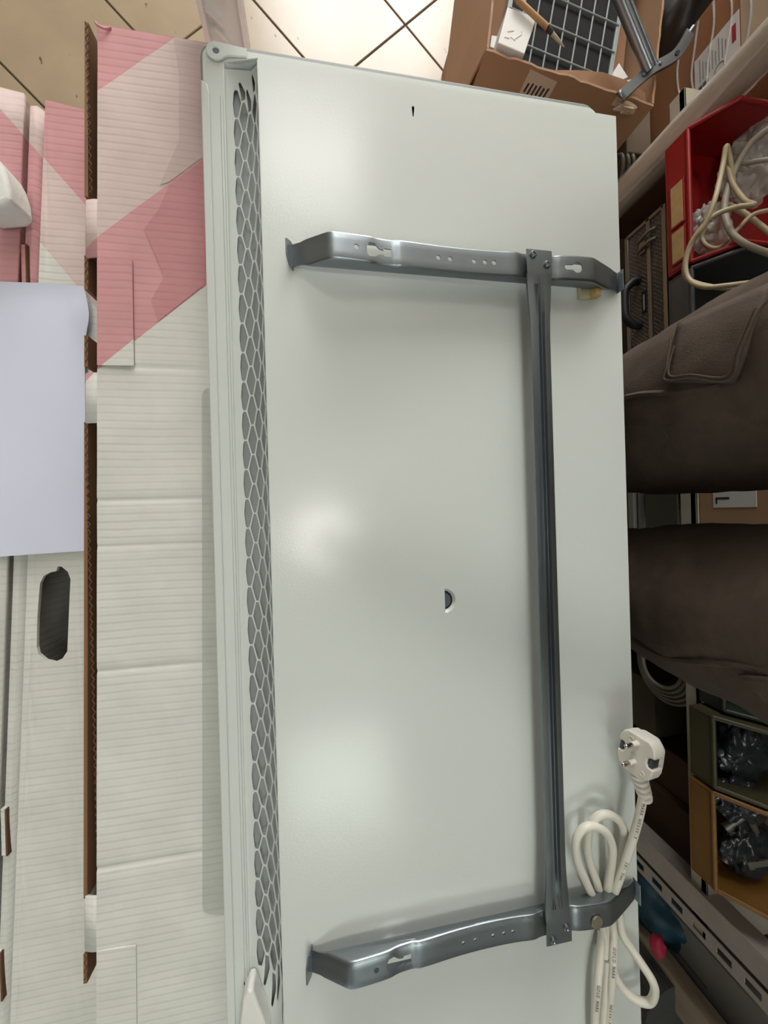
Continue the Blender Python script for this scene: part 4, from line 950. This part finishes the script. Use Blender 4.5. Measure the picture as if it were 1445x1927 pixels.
# wire-grid filter panel
ZG = ZR - .060
q0g, q1g = P(1003, 94, ZG), P(1146, 153, ZG)
gb2 = (q0g - q1g).normalized(); ga = Vector((gb2.y, -gb2.x, 0))
if ga.y < 0: ga = -ga
g0 = P(1146, 153, ZG) - ga * .045
ft = thing('filter_panel', 'black filter panel under a pale wire grid standing in the open carton', 'filter panel', tuple(g0 + gb2 * .12 + ga * .2 - EZ * .02))
GA, GB = .40, .262
obj('foam_pad', obox(g0 + ga * GA / 2 + gb2 * GB / 2 - EZ * .012, ga, gb2, EZ, GA / 2 - .005, GB / 2 - .004, .010), M('black_foam', rgb(13, 13, 14), .95, bump=.4, bscale=300), ft)
WIRE = M('pale_wire', rgb(146, 154, 152), .5)
for k in range(1, 8): obj('wire', rod(g0 + gb2 * (k * GB / 8) + EZ * .001, g0 + gb2 * (k * GB / 8) + ga * GA + EZ * .001, .0019, 6), WIRE, ft)
for k in range(1, 7): obj('wire', rod(g0 + ga * (k * .066 - .02) + EZ * .0025, g0 + ga * (k * .066 - .02) + gb2 * GB + EZ * .0025, .0019, 6), WIRE, ft)
for a_, b_, n_ in ((g0, g0 + ga * GA, 0), (g0 + gb2 * GB, g0 + gb2 * GB + ga * GA, 0), (g0, g0 + gb2 * GB, 0), (g0 + ga * GA, g0 + ga * GA + gb2 * GB, 0)):
    d_ = (b_ - a_).normalized(); s_ = EZ.cross(d_)
    obj('frame_bar', obox((a_ + b_) / 2 - EZ * .006, d_, s_, EZ, (b_ - a_).length / 2 + .004, .005, .008), WIRE, ft, bevel=.001)
# small white box with its embossed face
ZW = ZG + .004
w_ = [P(957, 8, ZW + .066), P(1012, 28, ZW + .066), P(989, 97, ZW + .066), P(939, 76, ZW + .066)]
wb = thing('small_box', 'small white embossed box on the wire grid', 'box', tuple((w_[0] + w_[2]) / 2 - EZ * .05))
WBM = M('white_card', rgb(226, 224, 218), .6)
pw_ = [(q.x, q.y) for q in w_]
obj('body', prism(pw_, (0, 0, ZW), (1, 0, 0), (0, 1, 0), EZ, .062), WBM, wb, bevel=.0015)
cw = (w_[0] + w_[1] + w_[2] + w_[3]) / 4
we1 = (w_[1] - w_[0]).normalized(); we2 = (w_[0] - w_[3]).normalized()
for k, (a_, b_, l_, t_) in enumerate(((-.012, -.006, .014, .5), (.006, -.012, .020, .9), (-.004, -.020, .012, -.3), (.010, .004, .010, 1.6), (-.016, -.022, .010, .1))):
    d_ = we1 * math.cos(t_) + we2 * math.sin(t_); c_ = cw + we1 * a_ + we2 * b_
    obj('embossed_mark', obox(Vector((c_.x, c_.y, ZW + .0623)), d_, EZ.cross(d_), EZ, l_ / 2, .0009, .0006), WBM, wb)
wr = [P(925, 66, ZW + .02), P(938, 68, ZW + .02), P(934, 92, ZW + .02), P(922, 88, ZW + .02)]
tag(obj('plastic_scrap', prism([(q.x, q.y) for q in wr], (0, 0, ZW), (1, 0, 0), (0, 1, 0), EZ, .02), WBM, bevel=.001), 'narrow white scrap wedged between the small white box and the carton side', 'scrap')
# wooden-handled scriber
ZH = ZW + .071
h0, h1, h2, h3 = P(968, -6, ZH), P(1030, 52, ZH), P(1038, 62, ZH - .004), P(1062, 89, ZH - .012)
sc_t = thing('scriber', 'wooden-handled scriber with a pale tip lying on the small white box', 'tool', tuple(h1))
obj('handle', tube([h0, h0 + (h1 - h0) * .1, h0 + (h1 - h0) * .5, h1], .005, 12, radii=[.003, .0055, .0052, .0055]), M('handle_wood', rgb(176, 132, 82), .5, var=.15, vscale=30), sc_t, smooth=50)
obj('ferrule', tube([h1, h2], .0050, 12), M('dark_ferrule', rgb(60, 54, 48), .5), sc_t, smooth=50)
obj('tip', tube([h2, h2 + (h3 - h2) * .5, h3], .003, 10, radii=[.0042, .0034, .0006]), M('pale_tip', rgb(196, 184, 160), .5), sc_t, smooth=50)
# second bracket thrown in the carton
ZK = ZR + .012
s0_, s1_ = P(1160, -20, ZK + .03), P(1222, 132, ZK)
k0_, k1_, k2_, k3_ = P(1168, 180, ZK - .006), P(1222, 132, ZK), P(1268, 105, ZK + .004), P(1300, 58, ZK + .004)
br2 = thing('loose_bracket', 'loose galvanised bracket sticking out of the open carton', 'bracket', tuple(s1_))
obj('strut', tube([s0_, s1_], .0125, 12), GALV, br2, smooth=40)
for o_ in (-.006, .006): obj('strut_ridge', rod(s0_ + Vector((o_, 0, .0115)), s1_ + Vector((o_, 0, .0115)), .003, 8), GALV, br2, smooth=50)
ribn = spline([k0_, k1_, k2_, (k2_ + k3_) / 2 + Vector((.004, .0, .002)), k3_], 5); V = []; F = []
for i, p in enumerate(ribn):
    t_ = (ribn[min(i + 1, len(ribn) - 1)] - ribn[max(i - 1, 0)]).normalized(); sd = EZ.cross(t_).normalized()
    for o_, dz in ((-.011, -.006), (-.010, 0), (.010, 0), (.011, -.006)): V.append(p + sd * o_ + EZ * dz)
F = [(i * 4 + j, i * 4 + j + 1, i * 4 + 5 + j, i * 4 + 4 + j) for i in range(len(ribn) - 1) for j in range(3)]
obj('crossbar', (V, F), GALV, br2, solid=.0014, smooth=40)
tk = (k3_ - k2_).normalized(); 
obj('hook_tab', tube([k3_ - EZ * .006, k3_ + tk * .012], .005, 10), GALV, br2, smooth=50)
for p in (ribn[4] , ribn[7]): obj('rivet', lathe(tuple(p), [(.0035, 0), (.0035, .002), (.0025, .003)]), GALV, br2, smooth=40)
hk = ribn[11]; tk2 = (ribn[12] - ribn[10]).normalized(); sk2 = EZ.cross(tk2)
obj('keyhole', prism([(a, b) for a, b in circ(0, 0, .0065, 14, .0042)], hk + EZ * .0008, tk2, sk2, EZ, .0006), M('dark_hole', rgb(30, 28, 26), .9), br2)
# white scraps beside the filter
for k, (pp_, lab) in enumerate((([(1165, 118), (1182, 145), (1172, 150), (1148, 150)], 'white folded card scrap by the loose bracket in the open carton'), ([(1146, 152), (1192, 145), (1196, 158), (1160, 172), (1142, 168)], 'cream plastic scrap at the front corner of the open carton'), ([(1115, 172), (1128, 163), (1131, 166), (1119, 176)], 'thin white strip at the foot of the filter panel'))):
    q = [P(x, y, ZG + .012) for x, y in pp_]
    tag(obj('card_scrap', prism([(v.x, v.y) for v in q], (0, 0, ZG - .02), (1, 0, 0), (0, 1, 0), EZ, .032 - .004 * k), WBM if k != 1 else M('cream_plastic', rgb(214, 200, 178), .5), bevel=.001), lab, 'scrap')
tag(obj('packing_board', prism([(.02, .02), (W_ - .02, .02), (W_ - .02, D_ - .02), (.02, D_ - .02)], b0 + EZ * (ZG - .032), e1, e2, EZ, .008), KRAFT_D), 'brown packing board inside the open carton under the filter', 'board')
# ------------------------------------------------------------------ stacked goods right of the open carton
tag(obj('rubbish_bag', lump((.965, 1.36, .23), (.13, .21, .23), 61, .22, 4), M('black_bag', rgb(14, 15, 20), .4, bump=.4, bscale=14), smooth=60), 'black plastic sack between the open carton and the labelled carton', 'bag')
bx = thing('carton', 'large brown carton with shipping labels and shiny tape behind the wrapped post', 'carton', (1.05, 1.2, 0))
XF = .88
ylo, yhi = PX(1258, 225, XF).y, 1.75
KR2 = M('kraft_carton_2', rgb(142, 96, 60), .7, var=.1, vscale=8, bump=.1, bscale=24)
obj('body', box(XF, XR - .01, .835, 1.10, .0, .66), KR2, bx, bevel=.003)
bx2 = thing('carton', 'plain grey-brown carton standing low beside the open carton', 'carton', (.85, 1.0, 0))
q_ = P(1240, 235, .25)
obj('body', box(.800, .872, .900, 1.04, 0, .30), M('grey_kraft', rgb(116, 100, 82), .85, var=.1), bx2, bevel=.003)
obj('seam_tape', box(.8715, .8722, .92, .925, 0, .30), M('seam_tape_2', rgb(90, 78, 62), .8), bx2)
# shipping label: a flat sheet with a red word block, barcode and lines
c0, c1, c2, c3 = PX(1305, 158, XF), PX(1360, 118, XF), PX(1385, 5, XF), PX(1312, 84, XF)
ly0, ly1 = PX(1340, 122, XF).y - .055, PX(1340, 122, XF).y + .05
lz0, lz1 = PX(1308, 150, XF).z, PX(1392, 60, XF).z
lbm = obj('shipping_label', box(XF - .0012, XF, ly0, ly1, lz0, lz1), LABEL, bx)
X_ = XF - .0016
obj('label_print', join(*[box(X_, X_ + .0004, ly0 + .006, ly0 + .036, lz0 + .006 + k * .0032, lz0 + .006 + k * .0032 + (.0022 if k % 3 else .0012)) for k in range(8)]), INK, lbm)
obj('label_print', join(*[box(X_, X_ + .0004, ly0 + .044, ly1 - .010 - .01 * (k % 3), lz0 + .012 + k * .007, lz0 + .0132 + k * .007) for k in range(9)]), M('grey_print', rgb(110, 108, 106), .7), lbm)
obj('label_print', box(X_, X_ + .0004, ly0 + .05, ly1 - .02, lz1 - .014, lz1 - .006), M('red_print', rgb(150, 30, 34), .7), lbm)
obj('label_print', tube([Vector((X_, ly0 + .03 + .010 * math.cos(t * .42), lz0 + .055 + .010 * math.sin(t * .42))) for t in range(15)], .0006, 5, True), M('grey_print', rgb(110, 108, 106), .7), lbm)
GLT = film('clear_tape', (.9, .75, .55, 1), .28, .06)
obj('clear_tape', box(XF - .0022, XF - .0016, .84, 1.09, lz1 + .004, lz1 + .06), GLT, bx)
for k in range(5):
    zz = lz0 - .03 + k * .035
    obj('film_crease', tube(spline([(XF - .004, .84 + t * .05, zz + .01 * math.sin(t * 1.3 + k)) for t in range(6)], 3), .0022, 6), FILM, bx, smooth=60)
# upper corner stock
tag(obj('plastic_bag', lump((1.0, 1.0, .72), (.12, .14, .05), 71, .4, 4), film('amber_film', (.62, .42, .22, 1), .75, .12), smooth=60), 'crumpled amber wrapping on the labelled carton in the top right corner', 'bag')
# tangle of thin dark leads between the heater edge and the wrapped post
for k, (x, y) in enumerate(((1172, 300), (1182, 300), (1192, 300))):
    p = P(x, y, .30)
    pts = [p + Vector((0, .10, -.25)), p + Vector((.01, .05, -.06)), p + Vector((.0, .0, .0)), p + Vector((.02, -.05, -.06)), p + Vector((.03, -.09, -.25))]
    tag(obj('cable', tube(spline(pts, 6), .005, 8), M('dull_lead', rgb(104, 100, 84), .5), smooth=60), ('leftmost', 'middle', 'rightmost')[k] + ' of the dull leads hanging between heater corner and wrapped post', 'cable', 'dull leads by the wrapped post')
#@@PART4
# ================================================================== PERSON (only the trouser legs are in view)
TROU = M('work_trousers', rgb(86, 72, 61), .92, var=.14, vscale=60, bump=.35, bscale=500)
person = thing('person', 'person in worn brown cargo work trousers standing against the heater', 'person', (.5, 0, 0))
LEGC = ((.505, .128), (.505, -.132))
def leg(cx, cy, sg):
    rows = [(.02, .055, .052, 0, 0), (.10, .074, .070, 0, 0), (.25, .086, .080, 0, 0), (.40, .094, .088, .0, 0), (.50, .100, .094, 0, 0), (.58, .103, .104 if sg > 0 else .092, 0, 0), (.66, .108, .115 if sg > 0 else .098, 0, 0), (.74, .112, .117 if sg > 0 else .106, 0, 0), (.82, .116, .119 if sg > 0 else .112, 0, 0), (.90, .120, .118, 0, 0), (.97, .118, .110, .01, 0)]
    V, F = [], []; n = 28
    for z, rx, ry, dx, dy in rows:
        for k in range(n):
            a = 2 * math.pi * k / n
            V.append(Vector((cx + dx + rx * math.cos(a), cy + dy + ry * math.sin(a), z)))
    for j in range(len(rows) - 1):
        F += [(j * n + k, j * n + (k + 1) % n, (j + 1) * n + (k + 1) % n, (j + 1) * n + k) for k in range(n)]
    F += [tuple(range(n))[::-1], tuple(range((len(rows) - 1) * n, len(rows) * n))]
    return V, F
def ellipsoid(c, s): return lump(c, s, 0, 0, 3)
tro = obj('trousers', join(leg(*LEGC[0], 1), leg(*LEGC[1], -1), ellipsoid((.515, 0, 1.0), (.135, .215, .14))), TROU, person)
rm = tro.modifiers.new('remesh', 'REMESH'); rm.mode = 'VOXEL'; rm.voxel_size = .0085; rm.use_smooth_shade = True
sm_ = tro.modifiers.new('smooth', 'SMOOTH'); sm_.iterations = 6; sm_.factor = .6
tx = bpy.data.textures.new('folds', 'CLOUDS'); tx.noise_scale = .11; tx.noise_depth = 3
dm = tro.modifiers.new('folds', 'DISPLACE'); dm.texture = tx; dm.strength = .018; dm.mid_level = .5; dm.texture_coords = 'LOCAL'
# seams and the cargo pocket follow the leg
def on_leg(x, y, k=0, lift=0.0):
    """where the sight line of a seam point meets the leg (an upright elliptic column)"""
    cx, cy = LEGC[k]; rx, ry = (.112, .116) if k == 0 else (.112, .104)
    rx += lift; ry += lift
    d = ray(x, y); ox, oy = -cx / rx, -cy / ry; dx, dy = d.x / rx, d.y / ry
    A = dx * dx + dy * dy; B = ox * dx + oy * dy; Cc = ox * ox + oy * oy - 1; D = max(B * B - A * Cc, 0)
    t = (-B - math.sqrt(D)) / A
    return CAM + d * t
def seam(px, k=0, r=.0022, lift=.004, name='seam'):
    return obj(name, tube(spline([on_leg(x, y, k, lift) for x, y in px], 5), r, 6), TROU, tro, smooth=60)
def patch_on_leg(quad, k, lift, name, nu=12, nv=10):
    V, F = [], []
    for j in range(nv + 1):
        for i in range(nu + 1):
            u, v = i / nu, j / nv
            x = (quad[0][0] * (1 - u) + quad[1][0] * u) * (1 - v) + (quad[3][0] * (1 - u) + quad[2][0] * u) * v
            y = (quad[0][1] * (1 - u) + quad[1][1] * u) * (1 - v) + (quad[3][1] * (1 - u) + quad[2][1] * u) * v
            V.append(on_leg(x, y, k, lift + .002 * noise.noise(Vector((u * 3, v * 3, k)))))
    F = [(j * (nu + 1) + i, j * (nu + 1) + i + 1, (j + 1) * (nu + 1) + i + 1, (j + 1) * (nu + 1) + i) for j in range(nv) for i in range(nu)]
    return obj(name, (V, F), TROU, tro, solid=.005, smooth=50)
patch_on_leg(((1274, 608), (1450, 530), (1376, 722), (1249, 720)), 0, .010, 'pocket_flap')
seam([(1262, 640), (1255, 690), (1251, 715), (1300, 712), (1372, 716), (1392, 660), (1425, 590), (1450, 560)], 0, .0013, .0150)
seam([(1268, 650), (1258, 705), (1300, 705), (1366, 708), (1386, 655), (1420, 580)], 0, .0010, .0152)
seam([(1178, 748), (1210, 742), (1255, 740), (1300, 735), (1360, 725)], 0, .004, .001)
seam([(1236, 762), (1240, 790), (1262, 830), (1300, 880), (1326, 908)], 0, .0022, .000)
seam([(1180, 776), (1220, 768), (1262, 748)], 0, .0022, .000)
seam([(1192, 1208), (1250, 1236), (1330, 1246), (1390, 1252), (1450, 1264)], 1, .004, .001)
patch_on_leg(((1385, 1272), (1450, 1276), (1450, 1330), (1440, 1325)), 1, .008, 'pocket_flap', 6, 5)
# shoes, torso and head stay outside the picture but shade the scene
SHOE = M('work_shoe', rgb(34, 30, 28), .6)
for cx, cy in LEGC:
    obj('shoe', join(lump((cx - .015, cy, .05), (.14, .052, .05), 0, 0, 3)), SHOE, person, smooth=60)
SHIRT = M('dark_jacket', rgb(48, 46, 46), .9, bump=.2, bscale=200)
sk = [((.515, 0, 1.02), .16), ((.505, 0, 1.16), .155), ((.49, 0, 1.30), .165), ((.475, 0, 1.41), .13), ((.455, 0, 1.485), .058), ((.425, 0, 1.55), .058), ((.40, 0, 1.615), .088), ((.395, 0, 1.68), .078),
      ((.47, .19, 1.41), .06), ((.42, .27, 1.24), .05), ((.27, .20, 1.25), .042), ((.16, .13, 1.27), .035),
      ((.47, -.19, 1.41), .06), ((.42, -.27, 1.24), .05), ((.27, -.20, 1.25), .042), ((.16, -.13, 1.27), .035)]
ed = [(0, 1), (1, 2), (2, 3), (3, 4), (4, 5), (5, 6), (6, 7), (3, 8), (8, 9), (9, 10), (10, 11), (3, 12), (12, 13), (13, 14), (14, 15)]
# hands: palm and five finger chains each, half closed as around a phone
for sgn, wr in ((1, 11), (-1, 15)):
    pal = len(sk); sk.append(((.10, sgn * .105, 1.275), .026)); ed.append((wr, pal))
    for f in range(4):
        b = len(sk); y0 = sgn * (.112 - .0 * f); x0 = .085 - .0 * f
        root = Vector((.082 - .012 * f, sgn * (.100 - .004 * f), 1.300 - .017 * f))
        sk += [(tuple(root), .0095), (tuple(root + Vector((-.030, sgn * -.008, .002))), .009), (tuple(root + Vector((-.044, sgn * -.032, 0))), .0085), (tuple(root + Vector((-.040, sgn * -.050, -.002))), .0075)]
        ed += [(pal, b), (b, b + 1), (b + 1, b + 2), (b + 2, b + 3)]
    b = len(sk); sk += [((.088, sgn * .080, 1.292), .011), ((.064, sgn * .058, 1.302), .010), ((.044, sgn * .044, 1.304), .009)]
    ed += [(pal, b), (b, b + 1), (b + 1, b + 2)]
me = bpy.data.meshes.new('upper_body'); bs = wloc(person)
me.from_pydata([tuple(Vector(p) - bs) for p, r in sk], ed, []); me.update()
ubd = bpy.data.objects.new('upper_body', me); COL.objects.link(ubd); ubd.parent = person
me.materials.append(SHIRT)
ubd.modifiers.new('skin', 'SKIN')
if not me.skin_vertices: me.attributes.new('skin', 'FLOAT', 'POINT')
try:
    for i, (p, r) in enumerate(sk):
        me.skin_vertices[0].data[i].radius = (r, r)
    me.skin_vertices[0].data[0].use_root = True
except Exception as ex: print('skin', ex)
ubd.modifiers['skin'].use_smooth_shade = True
sb = ubd.modifiers.new('sub', 'SUBSURF'); sb.levels = 2; sb.render_levels = 2
# bare skin at head and hands, jacket elsewhere
nt = SHIRT.node_tree; N = nt.nodes; L = nt.links; b_ = N['Principled BSDF']
tcn = N.new('ShaderNodeTexCoord'); spn = N.new('ShaderNodeSeparateXYZ'); L.new(tcn.outputs['Object'], spn.inputs[0])
g1_ = N.new('ShaderNodeMath'); g1_.operation = 'GREATER_THAN'; g1_.inputs[1].default_value = 1.475; L.new(spn.outputs[2], g1_.inputs[0])
g2_ = N.new('ShaderNodeMath'); g2_.operation = 'LESS_THAN'; g2_.inputs[1].default_value = .155 - .5; L.new(spn.outputs[0], g2_.inputs[0])
mxn = N.new('ShaderNodeMath'); mxn.operation = 'MAXIMUM'; L.new(g1_.outputs[0], mxn.inputs[0]); L.new(g2_.outputs[0], mxn.inputs[1])
mc_ = N.new('ShaderNodeMix'); mc_.data_type = 'RGBA'; mc_.inputs[6].default_value = rgb(48, 46, 46); mc_.inputs[7].default_value = rgb(200, 158, 132)
L.new(mxn.outputs[0], mc_.inputs[0]); L.new(mc_.outputs[2], b_.inputs['Base Color'])
HAIR = M('dark_hair', rgb(40, 32, 26), .7, bump=.6, bscale=90)
obj('hair', lump((.418, 0, 1.672), (.095, .088, .085), 3, .06, 4), HAIR, person, smooth=60)
SKINM = M('skin', rgb(200, 158, 132), .55)
for s_ in (-1, 1):
    obj('ear', lump((.405, s_ * .086, 1.625), (.016, .008, .028), 5, .1, 3), SKINM, person, smooth=60)
    obj('eye', lump((.322, s_ * .032, 1.632), (.010, .014, .008), 0, 0, 3), M('eye', rgb(60, 48, 40), .2), person, smooth=60)
obj('nose', lump((.308, 0, 1.608), (.018, .013, .024), 4, .05, 3), SKINM, person, smooth=60)
obj('mouth', lump((.322, 0, 1.570), (.006, .024, .005), 0, 0, 3), M('lips', rgb(160, 96, 86), .5), person, smooth=60)
